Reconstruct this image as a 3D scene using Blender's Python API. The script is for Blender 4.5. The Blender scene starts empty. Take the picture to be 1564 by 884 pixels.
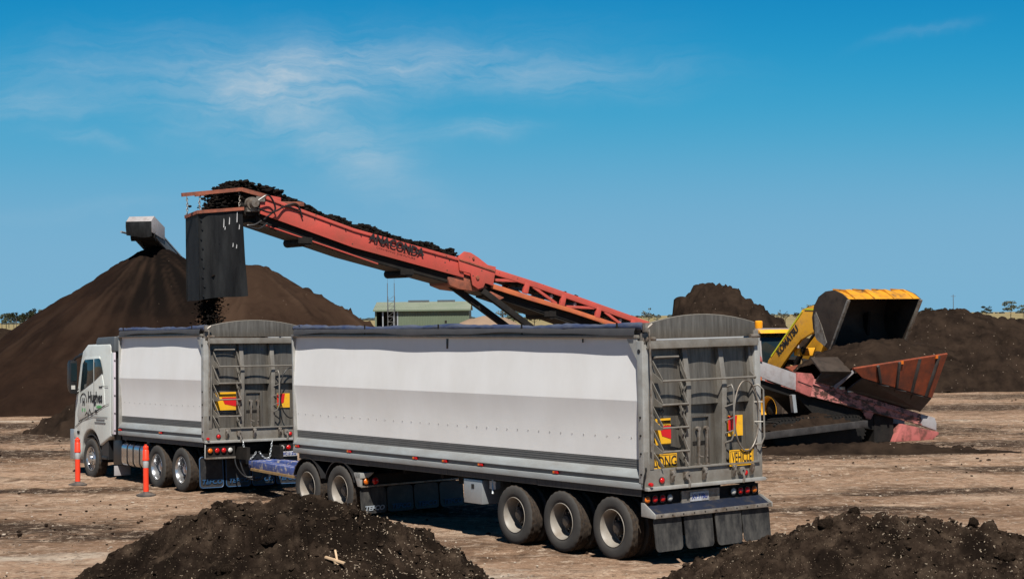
import bpy, bmesh, math, random
import numpy as np
from mathutils import Vector, Matrix, Euler, noise as mnoise

random.seed(7)
rng = np.random.default_rng(11)
SC = bpy.context.scene
COL = SC.collection
R = math.radians

# ---------------------------------------------------------------- camera
CAM_H = 3.86
cam_d = bpy.data.cameras.new('camera')
cam = bpy.data.objects.new('camera', cam_d)
COL.objects.link(cam)
cam_d.sensor_width = 36.0
cam_d.lens = 2766.0 / 1564.0 * 36.0
cam_d.clip_start = 0.5
cam_d.clip_end = 20000
cam.matrix_world = (Matrix.Translation((0, 0, CAM_H)) @ Matrix.Rotation(R(90) + math.atan(41.2 / 2766.0), 4, 'X')
                    @ Matrix.Rotation(-0.0109, 4, 'Z'))
SC.camera = cam

# ---------------------------------------------------------------- light
SUN_DIR = Vector((0.060, -0.605, 0.82)).normalized()
SUN_EL = math.asin(SUN_DIR.z)
SUN_ROT = math.atan2(SUN_DIR.x, SUN_DIR.y)
sun_d = bpy.data.lights.new('sun', 'SUN')
sun_d.energy = 5.0
sun_d.angle = R(0.5)
sun_d.color = (1.0, 0.955, 0.88)
sun = bpy.data.objects.new('sun', sun_d)
COL.objects.link(sun)
sun.rotation_euler = SUN_DIR.to_track_quat('Z', 'Y').to_euler()
sun.location = (0, 0, 60)

SC.view_settings.view_transform = 'Standard'
SC.view_settings.look = 'None'
SC.view_settings.gamma = 1.0
SC.view_settings.exposure = 0.63
SC.view_settings.use_curve_mapping = False


def build_world():
    w = bpy.data.worlds.new('World')
    SC.world = w
    w.use_nodes = True
    nt = w.node_tree
    N, L = nt.nodes, nt.links
    N.clear()

    def math_(op, a, b=None, c=None, clamp=False):
        n = N.new('ShaderNodeMath')
        n.operation = op
        n.use_clamp = clamp
        for i, v in enumerate((a, b, c)):
            if v is None:
                continue
            if isinstance(v, (int, float)):
                n.inputs[i].default_value = v
            else:
                L.new(v, n.inputs[i])
        return n.outputs[0]
    out = N.new('ShaderNodeOutputWorld')
    bg = N.new('ShaderNodeBackground')
    bg.inputs['Strength'].default_value = SKY_STRENGTH
    sky = N.new('ShaderNodeTexSky')
    sky.sky_type = 'NISHITA'
    sky.sun_disc = False
    sky.sun_elevation = SUN_EL
    sky.sun_rotation = SUN_ROT
    sky.altitude = 0
    sky.air_density = 0.4
    sky.dust_density = 0.0
    sky.ozone_density = 6.0
    # tone of the photograph's clear sky: deep azure that only pales a little towards the horizon
    sc_ = N.new('ShaderNodeSeparateColor')
    L.new(sky.outputs[0], sc_.inputs[0])
    cc_ = N.new('ShaderNodeCombineColor')
    # each channel rises and then levels off, so the zenith stays deep and the horizon does not burn out
    for i, (top, c_, p_) in enumerate(SKY_TONE):
        xp = math_('POWER', math_('DIVIDE', sc_.outputs[i], c_), p_)
        L.new(math_('MULTIPLY', math_('DIVIDE', xp, math_('ADD', xp, 1.0)), top), cc_.inputs[i])
    hsv = cc_
    # cirrus, laid out in azimuth / elevation of the sky itself
    tc = N.new('ShaderNodeTexCoord')
    sep = N.new('ShaderNodeSeparateXYZ')
    L.new(tc.outputs['Generated'], sep.inputs[0])
    az = math_('MULTIPLY', math_('ARCTAN2', sep.outputs[0], sep.outputs[1]), 2.766)
    el = math_('MULTIPLY', math_('ARCSINE', sep.outputs[2]), 2.766)
    comb = N.new('ShaderNodeCombineXYZ')
    L.new(az, comb.inputs[0])
    L.new(el, comb.inputs[1])
    # domain warp
    wn = N.new('ShaderNodeTexNoise')
    wn.inputs['Scale'].default_value = 4.0
    wn.inputs['Detail'].default_value = 5
    wn.inputs['Roughness'].default_value = 0.6
    L.new(comb.outputs[0], wn.inputs['Vector'])
    ws = N.new('ShaderNodeVectorMath')
    ws.operation = 'SUBTRACT'
    L.new(wn.outputs['Color'], ws.inputs[0])
    ws.inputs[1].default_value = (0.5, 0.5, 0.5)
    wm = N.new('ShaderNodeVectorMath')
    wm.operation = 'MULTIPLY_ADD'
    L.new(ws.outputs[0], wm.inputs[0])
    wm.inputs[1].default_value = (0.16, 0.11, 0.0)
    L.new(comb.outputs[0], wm.inputs[2])
    wsep = N.new('ShaderNodeSeparateXYZ')
    L.new(wm.outputs[0], wsep.inputs[0])
    total = None
    # centre azimuth, centre elevation, half length, half width, tilt, strength
    strokes = [(-0.335, 0.355, 0.16, 0.055, 12, 1.0), (-0.20, 0.375, 0.26, 0.045, 8, 0.55),
               (0.02, 0.372, 0.22, 0.035, -2, 0.75), (-0.28, 0.270, 0.17, 0.036, -33, 0.8),
               (-0.19, 0.255, 0.05, 0.060, -60, 0.55), (-0.38, 0.33, 0.13, 0.09, 0, 0.35),
               (-0.045, 0.277, 0.075, 0.015, 4, 0.8), (-0.66, 0.355, 0.20, 0.055, 8, 0.5),
               (-0.745, 0.320, 0.12, 0.016, -6, 0.5), (-0.64, 0.262, 0.06, 0.010, -14, 0.5),
               (0.62, 0.41, 0.06, 0.008, 12, 0.25), (-0.66, 0.175, 0.12, 0.010, 4, 0.25),
               (1.3, 0.30, 0.3, 0.05, 10, 0.5), (-1.4, 0.42, 0.3, 0.06, -8, 0.5), (0.2, 0.75, 0.4, 0.06, 10, 0.5)]
    for cx, cy, a, b, t, s in strokes:
        ct, st = math.cos(R(t)), math.sin(R(t))
        dx = math_('SUBTRACT', wsep.outputs[0], cx)
        dy = math_('SUBTRACT', wsep.outputs[1], cy)
        p = math_('ADD', math_('MULTIPLY', dx, ct / a), math_('MULTIPLY', dy, st / a))
        q = math_('ADD', math_('MULTIPLY', dx, -st / b), math_('MULTIPLY', dy, ct / b))
        r2 = math_('ADD', math_('MULTIPLY', p, p), math_('MULTIPLY', q, q))
        g = math_('MULTIPLY', math_('POWER', 2.718, math_('MULTIPLY', r2, -1.0)), s)
        total = g if total is None else math_('ADD', total, g)
    # fibres
    mp = N.new('ShaderNodeMapping')
    mp.inputs['Rotation'].default_value = (0, 0, R(-12))
    mp.inputs['Scale'].default_value = (3.0, 16.0, 1.0)
    L.new(wm.outputs[0], mp.inputs['Vector'])
    fn = N.new('ShaderNodeTexNoise')
    fn.inputs['Scale'].default_value = 2.2
    fn.inputs['Detail'].default_value = 8
    fn.inputs['Roughness'].default_value = 0.66
    fn.inputs['Distortion'].default_value = 0.5
    L.new(mp.outputs[0], fn.inputs['Vector'])
    fr = N.new('ShaderNodeMapRange')
    fr.inputs['From Min'].default_value = 0.22
    fr.inputs['From Max'].default_value = 0.80
    L.new(fn.outputs[0], fr.inputs['Value'])
    dens = math_('MULTIPLY', math_('MULTIPLY', total, fr.outputs[0]), CLOUD, clamp=True)
    mix = N.new('ShaderNodeMix')
    mix.data_type = 'RGBA'
    L.new(dens, mix.inputs['Factor'])
    L.new(hsv.outputs[0], mix.inputs['A'])
    mix.inputs['B'].default_value = (7.2, 8.2, 9.0, 1)
    L.new(mix.outputs['Result'], bg.inputs['Color'])
    L.new(bg.outputs[0], out.inputs['Surface'])


SKY_STRENGTH = 0.05
SKY_TONE = ((2.58, 1.92, 5.0), (5.72, 1.90, 3.1), (8.2, 2.96, 4.0))
CLOUD = 0.50
build_world()

# ================================================================ materials


def mat(name, col, rough=0.6, metal=0.0, var=0.12, vscale=3.0, col2=None, amt=0.5, scale2=2.0, soft=0.12,
        stretch=(1, 1, 1), bump=0.0, bscale=30.0, speck=None, speck_scale=60.0, speck_size=0.12, attr=None, spec=None):
    """Principled material: base colour with slow variation, an optional second colour in noise patches,
    optional small specks and a fine bump, all in object space."""
    def dim(c):
        return None if c is None else tuple(v * 0.8 for v in c[:3])
    col, col2, speck = dim(col), dim(col2), dim(speck)
    attr = [(a, dim(c)) for a, c in attr] if attr else None
    m = bpy.data.materials.new(name)
    m.use_nodes = True
    nt = m.node_tree
    N, L = nt.nodes, nt.links
    b = N['Principled BSDF']
    b.inputs['Roughness'].default_value = rough
    b.inputs['Metallic'].default_value = metal
    if spec is not None:
        b.inputs['Specular IOR Level'].default_value = spec
    tc = N.new('ShaderNodeTexCoord')
    mp = N.new('ShaderNodeMapping')
    mp.inputs['Scale'].default_value = stretch
    L.new(tc.outputs['Object'], mp.inputs['Vector'])
    n1 = N.new('ShaderNodeTexNoise')
    n1.inputs['Scale'].default_value = vscale
    n1.inputs['Detail'].default_value = 6
    n1.inputs['Roughness'].default_value = 0.62
    L.new(mp.outputs[0], n1.inputs['Vector'])
    mr = N.new('ShaderNodeMapRange')
    mr.inputs['From Min'].default_value = 0.25
    mr.inputs['From Max'].default_value = 0.75
    mr.inputs['To Min'].default_value = 1 - var
    mr.inputs['To Max'].default_value = 1 + var
    L.new(n1.outputs[0], mr.inputs['Value'])
    mul = N.new('ShaderNodeVectorMath')
    mul.operation = 'SCALE'
    mul.inputs[0].default_value = col[:3]
    L.new(mr.outputs[0], mul.inputs['Scale'])
    cur = mul.outputs[0]

    def mixin(cur, fac, c):
        mx = N.new('ShaderNodeMix')
        mx.data_type = 'RGBA'
        L.new(fac, mx.inputs['Factor'])
        L.new(cur, mx.inputs['A'])
        mx.inputs['B'].default_value = (*c[:3], 1)
        return mx.outputs['Result']
    if col2 is not None:
        n2 = N.new('ShaderNodeTexNoise')
        n2.inputs['Scale'].default_value = scale2
        n2.inputs['Detail'].default_value = 8
        n2.inputs['Roughness'].default_value = 0.68
        L.new(mp.outputs[0], n2.inputs['Vector'])
        r2 = N.new('ShaderNodeMapRange')
        th = 0.5 + (0.5 - amt) * 0.5
        r2.inputs['From Min'].default_value = th - soft
        r2.inputs['From Max'].default_value = th + soft
        L.new(n2.outputs[0], r2.inputs['Value'])
        cur = mixin(cur, r2.outputs[0], col2)
    if attr:
        for an, c in attr:
            at = N.new('ShaderNodeAttribute')
            at.attribute_name = an
            cur = mixin(cur, at.outputs['Fac'], c)
    if speck is not None:
        vo = N.new('ShaderNodeTexVoronoi')
        vo.inputs['Scale'].default_value = speck_scale
        L.new(tc.outputs['Object'], vo.inputs['Vector'])
        lt = N.new('ShaderNodeMath')
        lt.operation = 'LESS_THAN'
        L.new(vo.outputs['Distance'], lt.inputs[0])
        lt.inputs[1].default_value = speck_size
        cur = mixin(cur, lt.outputs[0], speck)
    L.new(cur, b.inputs['Base Color'])
    if bump:
        nb = N.new('ShaderNodeTexNoise')
        nb.inputs['Scale'].default_value = bscale
        nb.inputs['Detail'].default_value = 6
        L.new(mp.outputs[0], nb.inputs['Vector'])
        bp = N.new('ShaderNodeBump')
        bp.inputs['Strength'].default_value = bump
        bp.inputs['Distance'].default_value = 0.02
        L.new(nb.outputs[0], bp.inputs['Height'])
        L.new(bp.outputs[0], b.inputs['Normal'])
    return m


M = {}
M['white'] = mat('white_paint', (0.86, 0.855, 0.845), 0.42, var=0.03, vscale=0.8, col2=(0.76, 0.74, 0.71), amt=0.25, scale2=0.9, soft=0.25, stretch=(1.5, 1.2, 0.7))
M['cabwhite'] = mat('cab_paint', (0.66, 0.69, 0.66), 0.3, var=0.06, vscale=1.5, col2=(0.45, 0.40, 0.34), amt=0.15, scale2=1.2, soft=0.2)
M['alu'] = mat('aluminium', (0.42, 0.42, 0.40), 0.45, 0.25, var=0.10, vscale=2.5, col2=(0.27, 0.245, 0.215), amt=0.34, scale2=3, soft=0.2)
M['ledge'] = mat('ledge_aluminium', (0.35, 0.375, 0.38), 0.5, 0.1, var=0.10, vscale=2.5, col2=(0.25, 0.235, 0.215), amt=0.38, scale2=2, soft=0.2, stretch=(1, .5, 2))
M['gate'] = mat('gate_aluminium', (0.195, 0.178, 0.153), 0.42, 0.45, var=0.28, vscale=2.0, col2=(0.080, 0.068, 0.056), amt=0.44, scale2=3.0, soft=0.22, stretch=(5, 5, 0.5))
M['gatelight'] = mat('gate_frame_aluminium', (0.265, 0.25, 0.222), 0.45, 0.25, var=0.18, vscale=4.0, col2=(0.15, 0.125, 0.10), amt=0.36, scale2=5.0, soft=0.25)
M['stripe'] = mat('grey_stripe', (0.16, 0.16, 0.155), 0.5, 0.2, var=0.15, vscale=3)
M['dark'] = mat('dark_steel', (0.0115, 0.011, 0.0108), 0.75, 0.0, var=0.3, vscale=3, col2=(0.030, 0.025, 0.021), amt=0.34, scale2=4, soft=0.2, spec=0.15)
M['skirt'] = mat('skirt_rubber', (0.020, 0.020, 0.021), 0.6, var=0.5, vscale=6, stretch=(1, 12, 0.6), col2=(0.07, 0.062, 0.055), amt=0.45, scale2=2.0, soft=0.2)
M['rubber'] = mat('flap_rubber', (0.022, 0.022, 0.0228), 0.6, var=0.3, vscale=3, col2=(0.10, 0.095, 0.086), amt=0.34, scale2=3.2, soft=0.18, stretch=(2, 2, 0.8), spec=0.2)
M['flapdark'] = mat('black_flap', (0.018, 0.018, 0.02), 0.5, var=0.3, vscale=4, col2=(0.06, 0.055, 0.05), amt=0.3, scale2=4)
M['tyre'] = mat('tyre_rubber', (0.044, 0.0425, 0.0415), 0.8, var=0.15, vscale=6, col2=(0.075, 0.068, 0.060), amt=0.36, scale2=2.0, soft=0.3, bump=0.15, bscale=60, spec=0.2)
M['ldtyre'] = mat('dusty_loader_tyre', (0.085, 0.064, 0.050), 0.9, var=0.3, vscale=5, col2=(0.045, 0.036, 0.030), amt=0.4, scale2=4, spec=0.1)
M['tread'] = mat('dusty_tread', (0.062, 0.046, 0.034), 0.95, var=0.3, vscale=30, col2=(0.030, 0.026, 0.024), amt=0.45, scale2=22, spec=0.1)
M['rim'] = mat('painted_rim', (0.33, 0.31, 0.275), 0.55, var=0.15, vscale=4, col2=(0.17, 0.13, 0.095), amt=0.44, scale2=4, soft=0.25)
M['rimdark'] = mat('rim_disc', (0.045, 0.036, 0.030), 0.6, 0.1, var=0.4, vscale=5, col2=(0.10, 0.07, 0.045), amt=0.3, scale2=6)
M['alloy'] = mat('polished_alloy', (0.62, 0.63, 0.65), 0.25, 0.85, var=0.1, vscale=5, col2=(0.3, 0.27, 0.24), amt=0.3, scale2=5)
M['chrome'] = mat('polished_tank', (0.66, 0.70, 0.74), 0.16, 0.9, var=0.08, vscale=2, col2=(0.30, 0.26, 0.22), amt=0.25, scale2=3, soft=0.2)
M['glass'] = mat('dark_glass', (0.012, 0.022, 0.026), 0.06, var=0.1)
M['black'] = mat('black_plastic', (0.012, 0.012, 0.013), 0.4, var=0.2)
M['deflector'] = mat('grey_deflector', (0.085, 0.095, 0.105), 0.45, var=0.15)
M['lilac'] = mat('pale_trim', (0.62, 0.56, 0.62), 0.5, var=0.05)
M['bullbar'] = mat('bullbar_alloy', (0.42, 0.43, 0.44), 0.35, 0.6, var=0.1)
M['tarp'] = mat('blue_tarp', (0.028, 0.046, 0.115), 0.65, var=0.3, vscale=3, col2=(0.115, 0.128, 0.155), amt=0.42, scale2=3.5, soft=0.2, stretch=(1, 0.6, 3), bump=0.4, bscale=8, spec=0.2)
M['tarpdark'] = mat('tarp_underside', (0.05, 0.05, 0.055), 0.7, var=0.2)
M['navy'] = mat('navy_bumper', (0.013, 0.018, 0.034), 0.7, var=0.25, vscale=4, col2=(0.055, 0.047, 0.038), amt=0.22, scale2=6, spec=0.12)
M['bluebar'] = mat('blue_drawbar', (0.07, 0.11, 0.32), 0.45, var=0.25, vscale=5, col2=(0.55, 0.50, 0.42), amt=0.36, scale2=7, soft=0.05)
M['ochre'] = mat('worn_ochre', (0.33, 0.21, 0.09), 0.6, var=0.3, vscale=8)
M['yellow_sign'] = mat('sign_yellow', (0.80, 0.42, 0.015), 0.45, var=0.1, vscale=4, col2=(0.45, 0.25, 0.05), amt=0.18, scale2=5)
M['red_sign'] = mat('sign_red', (0.58, 0.010, 0.014), 0.45, var=0.08)
M['ink'] = mat('black_ink', (0.012, 0.011, 0.012), 0.6, var=0.05)
M['inkblue'] = mat('blue_ink', (0.02, 0.05, 0.25), 0.5, var=0.05)
M['flapblue'] = mat('flap_blue', (0.016, 0.070, 0.165), 0.55, var=0.2)
M['flappale'] = mat('flap_pale_print', (0.30, 0.34, 0.38), 0.6, var=0.1)
M['green'] = mat('green_ink', (0.08, 0.33, 0.10), 0.5, var=0.05)
M['lred'] = mat('red_lens', (0.50, 0.008, 0.008), 0.2, var=0.1)
M['lorange'] = mat('orange_lens', (0.62, 0.14, 0.010), 0.2, var=0.1)
M['lwhite'] = mat('clear_lens', (0.50, 0.49, 0.46), 0.25, var=0.1)
M['plate'] = mat('number_plate', (0.50, 0.51, 0.54), 0.5, var=0.15, vscale=6, col2=(0.25, 0.20, 0.16), amt=0.3, scale2=9)
M['steel'] = mat('worn_steel', (0.30, 0.27, 0.235), 0.5, 0.5, var=0.25, vscale=8, col2=(0.13, 0.09, 0.06), amt=0.4, scale2=6)
M['redpaint'] = mat('conveyor_red', (0.56, 0.082, 0.060), 0.5, var=0.14, vscale=1.5, col2=(0.36, 0.085, 0.058), amt=0.36, scale2=1.6, soft=0.16, bump=0.08, bscale=12, speck=(0.09, 0.05, 0.035), speck_scale=5.0, speck_size=0.10)
M['redrust'] = mat('red_rust', (0.33, 0.095, 0.05), 0.65, var=0.3, vscale=4, col2=(0.15, 0.055, 0.035), amt=0.45, scale2=5)
M['orangechord'] = mat('orange_chord', (0.55, 0.145, 0.05), 0.55, var=0.15, vscale=2, col2=(0.40, 0.10, 0.06), amt=0.35, scale2=3)
M['pink'] = mat('faded_pink_paint', (0.48, 0.175, 0.155), 0.6, var=0.2, vscale=2.5, col2=(0.070, 0.031, 0.022), amt=0.48, scale2=3.4, soft=0.04, bump=0.1, bscale=15, stretch=(1, 1, 1.6))
M['pinkclean'] = mat('pink_paint', (0.44, 0.125, 0.11), 0.6, var=0.18, vscale=2.5, col2=(0.13, 0.05, 0.036), amt=0.40, scale2=3, soft=0.1)
M['greypanel'] = mat('pale_grey_panel', (0.36, 0.34, 0.345), 0.55, var=0.1, vscale=2, col2=(0.25, 0.21, 0.2), amt=0.3, scale2=3)
M['hopper'] = mat('hopper_orange', (0.27, 0.050, 0.014), 0.65, var=0.25, vscale=2, col2=(0.10, 0.026, 0.013), amt=0.46, scale2=2.2, soft=0.14)
M['hoppergrey'] = mat('hopper_grey', (0.050, 0.044, 0.041), 0.6, var=0.3, vscale=2, col2=(0.020, 0.016, 0.014), amt=0.45, scale2=3)
M['ldyellow'] = mat('loader_yellow', (0.84, 0.41, 0.022), 0.4, var=0.1, vscale=2, col2=(0.50, 0.25, 0.06), amt=0.22, scale2=3, soft=0.15)
M['neon'] = mat('neon_strip', (0.75, 0.72, 0.02), 0.45, var=0.05)
M['bucketsteel'] = mat('bucket_steel', (0.062, 0.045, 0.035), 0.65, 0.05, var=0.35, vscale=2, col2=(0.022, 0.016, 0.013), amt=0.45, scale2=2.0, spec=0.3)
M['bucketyellow'] = mat('worn_bucket_yellow', (0.66, 0.29, 0.02), 0.5, var=0.15, vscale=2, col2=(0.16, 0.085, 0.04), amt=0.36, scale2=2.2, soft=0.1)
M['amber'] = mat('amber_beacon', (0.85, 0.36, 0.015), 0.2, var=0.1)
M['bollard'] = mat('orange_plastic', (0.85, 0.055, 0.018), 0.4, var=0.08, vscale=4, col2=(0.55, 0.07, 0.03), amt=0.15, scale2=5)
M['reflect'] = mat('reflective_band', (0.46, 0.46, 0.46), 0.4, 0.2, var=0.1)
M['bolbase'] = mat('rubber_base', (0.05, 0.047, 0.045), 0.8, var=0.25, vscale=5, col2=(0.14, 0.11, 0.09), amt=0.4, scale2=6)
M['curtain'] = mat('rubber_curtain', (0.0055, 0.0056, 0.006), 0.55, var=0.4, vscale=2.0, col2=(0.026, 0.027, 0.028), amt=0.34, scale2=1.6, soft=0.2, stretch=(2.5, 2.5, 0.5), spec=0.22)
M['scuff'] = mat('pale_scuff', (0.5, 0.5, 0.5), 0.6, var=0.2)
M['wallgreen'] = mat('green_cladding', (0.135, 0.17, 0.112), 0.6, var=0.12, vscale=0.5)
M['roofgreen'] = mat('pale_green_roof', (0.205, 0.245, 0.175), 0.6, var=0.12, vscale=0.4, col2=(0.28, 0.30, 0.24), amt=0.40, scale2=0.5, soft=0.2)
M['galv'] = mat('galvanised', (0.42, 0.44, 0.45), 0.4, 0.5, var=0.1)
M['mast'] = mat('mast_steel', (0.12, 0.12, 0.12), 0.6, 0.2, var=0.2)
M['bark'] = mat('bark', (0.09, 0.07, 0.055), 0.9, var=0.3)
M['leaf'] = mat('leaves', (0.045, 0.060, 0.028), 0.7, var=0.4, vscale=0.4, col2=(0.085, 0.075, 0.035), amt=0.35, scale2=0.5)
M['leafdry'] = mat('thin_leaves', (0.075, 0.075, 0.05), 0.7, var=0.3)
M['farwood'] = mat('far_woodland', (0.035, 0.047, 0.042), 0.9, var=0.3, vscale=0.02)
M['belt'] = mat('conveyor_belt', (0.018, 0.017, 0.017), 0.7, var=0.3)
M['wood'] = mat('split_wood', (0.52, 0.36, 0.22), 0.8, var=0.25, vscale=8, stretch=(1, 6, 1))
M['chips'] = mat('straw_chips', (0.27, 0.21, 0.15), 0.9, var=0.6, vscale=6)
M['pebble'] = mat('pebbles', (0.36, 0.30, 0.24), 0.95, var=0.5, vscale=1.0)
M['compost_black'] = mat('wet_compost', (0.0075, 0.0060, 0.0053), 0.95, var=0.45, vscale=3, col2=(0.018, 0.013, 0.010), amt=0.36, scale2=5, bump=0.6, bscale=24, spec=0.08)
M['compost_dark'] = mat('dark_compost', (0.0205, 0.0112, 0.0074), 0.95, var=0.30, vscale=1.2, col2=(0.0125, 0.0070, 0.0050), amt=0.42, scale2=0.35, soft=0.1, bump=0.9, bscale=7, speck=(0.10, 0.075, 0.055), speck_scale=1.6, speck_size=0.03, spec=0.05, attr=[('fresh', (0.0052, 0.0037, 0.0031)), ('runnel', (0.036, 0.0215, 0.0145))])
M['compost_brown'] = mat('brown_compost', (0.042, 0.0245, 0.0160), 0.95, var=0.30, vscale=1.0, col2=(0.024, 0.0138, 0.0092), amt=0.45, scale2=0.5, soft=0.12, bump=0.9, bscale=7, speck=(0.13, 0.10, 0.075), speck_scale=1.8, speck_size=0.035, spec=0.05, attr=[('runnel', (0.070, 0.043, 0.028))])
M['compost_rough'] = mat('rough_compost', (0.0165, 0.0108, 0.0078), 0.95, var=0.55, vscale=1.4, col2=(0.036, 0.0235, 0.0162), amt=0.38, scale2=1.2, soft=0.15, bump=0.9, bscale=8, speck=(0.17, 0.13, 0.10), speck_scale=3.6, speck_size=0.08, spec=0.05)
M['compost_near'] = mat('near_compost', (0.0235, 0.0158, 0.0112), 0.95, var=0.65, vscale=9.0, col2=(0.060, 0.0420, 0.0295), amt=0.36, scale2=5.5, soft=0.10, bump=1.0, bscale=45, speck=(0.26, 0.20, 0.14), speck_scale=38, speck_size=0.11, spec=0.03, attr=[('moist', (0.0060, 0.0041, 0.0031))])
M['pale_soil'] = mat('pale_soil', (0.25, 0.17, 0.115), 0.95, var=0.25, vscale=1.0, bump=0.5, bscale=8)


def ground_material():
    m = bpy.data.materials.new('dirt_yard')
    m.use_nodes = True
    nt = m.node_tree
    N, L = nt.nodes, nt.links
    b = N['Principled BSDF']
    b.inputs['Roughness'].default_value = 0.97
    b.inputs['Specular IOR Level'].default_value = 0.08
    tc = N.new('ShaderNodeTexCoord')

    def nz(scale, stretch, detail=8, rough=0.62, rot=0.0):
        mp = N.new('ShaderNodeMapping')
        mp.inputs['Scale'].default_value = stretch
        mp.inputs['Rotation'].default_value = (0, 0, rot)
        L.new(tc.outputs['Object'], mp.inputs['Vector'])
        n = N.new('ShaderNodeTexNoise')
        n.inputs['Scale'].default_value = scale
        n.inputs['Detail'].default_value = detail
        n.inputs['Roughness'].default_value = rough
        L.new(mp.outputs[0], n.inputs['Vector'])
        return n.outputs[0]

    def rng_(v, a, c, lo=0.0, hi=1.0):
        r = N.new('ShaderNodeMapRange')
        r.inputs['From Min'].default_value = a
        r.inputs['From Max'].default_value = c
        r.inputs['To Min'].default_value = lo
        r.inputs['To Max'].default_value = hi
        L.new(v, r.inputs['Value'])
        return r.outputs[0]

    def mix(f, A, B):
        x = N.new('ShaderNodeMix')
        x.data_type = 'RGBA'
        L.new(f, x.inputs['Factor'])
        if isinstance(A, tuple):
            x.inputs['A'].default_value = (*A, 1)
        else:
            L.new(A, x.inputs['A'])
        if isinstance(B, tuple):
            x.inputs['B'].default_value = (*B, 1)
        else:
            L.new(B, x.inputs['B'])
        return x.outputs['Result']
    c = mix(rng_(nz(0.16, (0.7, 1.0, 1), 6), 0.40, 0.60), (0.350, 0.232, 0.157), (0.225, 0.140, 0.090))
    c = mix(rng_(nz(0.45, (0.5, 1.0, 1), 10, 0.70, rot=0.25), 0.50, 0.62, 0, 0.85), c, (0.095, 0.056, 0.035))
    c = mix(rng_(nz(0.6, (0.45, 1.0, 1), 10, 0.70, rot=-0.3), 0.52, 0.63, 0, 0.75), c, (0.430, 0.318, 0.232))
    # wheel-worn and spilled areas carried by the mesh, with broken edges
    for an, col in (('dark', (0.022, 0.0138, 0.0098)), ('pale', (0.46, 0.385, 0.31))):
        at = N.new('ShaderNodeAttribute')
        at.attribute_name = an
        mm = N.new('ShaderNodeMath')
        mm.operation = 'MULTIPLY_ADD'
        L.new(nz(1.1, (0.5, 1.2, 1), 10, 0.76), mm.inputs[0])
        mm.inputs[1].default_value = 2.6
        L.new(at.outputs['Fac'], mm.inputs[2])
        c = mix(rng_(mm.outputs[0], 1.62, 2.05, 0, 0.9), c, col)
    # grit
    c = mix(rng_(nz(2.2, (0.9, 1.0, 1), 10, 0.82), 0.50, 0.59, 0, 0.58), c, (0.100, 0.061, 0.039))
    c = mix(rng_(nz(3.4, (1, 0.9, 1), 10, 0.84), 0.52, 0.60, 0, 0.75), c, (0.50, 0.39, 0.295))
    c = mix(rng_(nz(5.5, (1, 0.8, 1), 9, 0.84), 0.53, 0.60, 0, 0.60), c, (0.050, 0.033, 0.023))
    L.new(c, b.inputs['Base Color'])
    bp = N.new('ShaderNodeBump')
    bp.inputs['Strength'].default_value = 0.9
    bp.inputs['Distance'].default_value = 0.14
    L.new(nz(5.0, (0.7, 1.4, 1), 9, 0.72), bp.inputs['Height'])
    L.new(bp.outputs[0], b.inputs['Normal'])
    return m


M['ground'] = ground_material()
M['field'] = mat('dry_field', (0.30, 0.235, 0.125), 0.95, var=0.2, vscale=0.02, col2=(0.20, 0.18, 0.085), amt=0.4, scale2=0.006, stretch=(0.4, 1, 1), spec=0.05)

# ================================================================ geometry helpers


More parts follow.
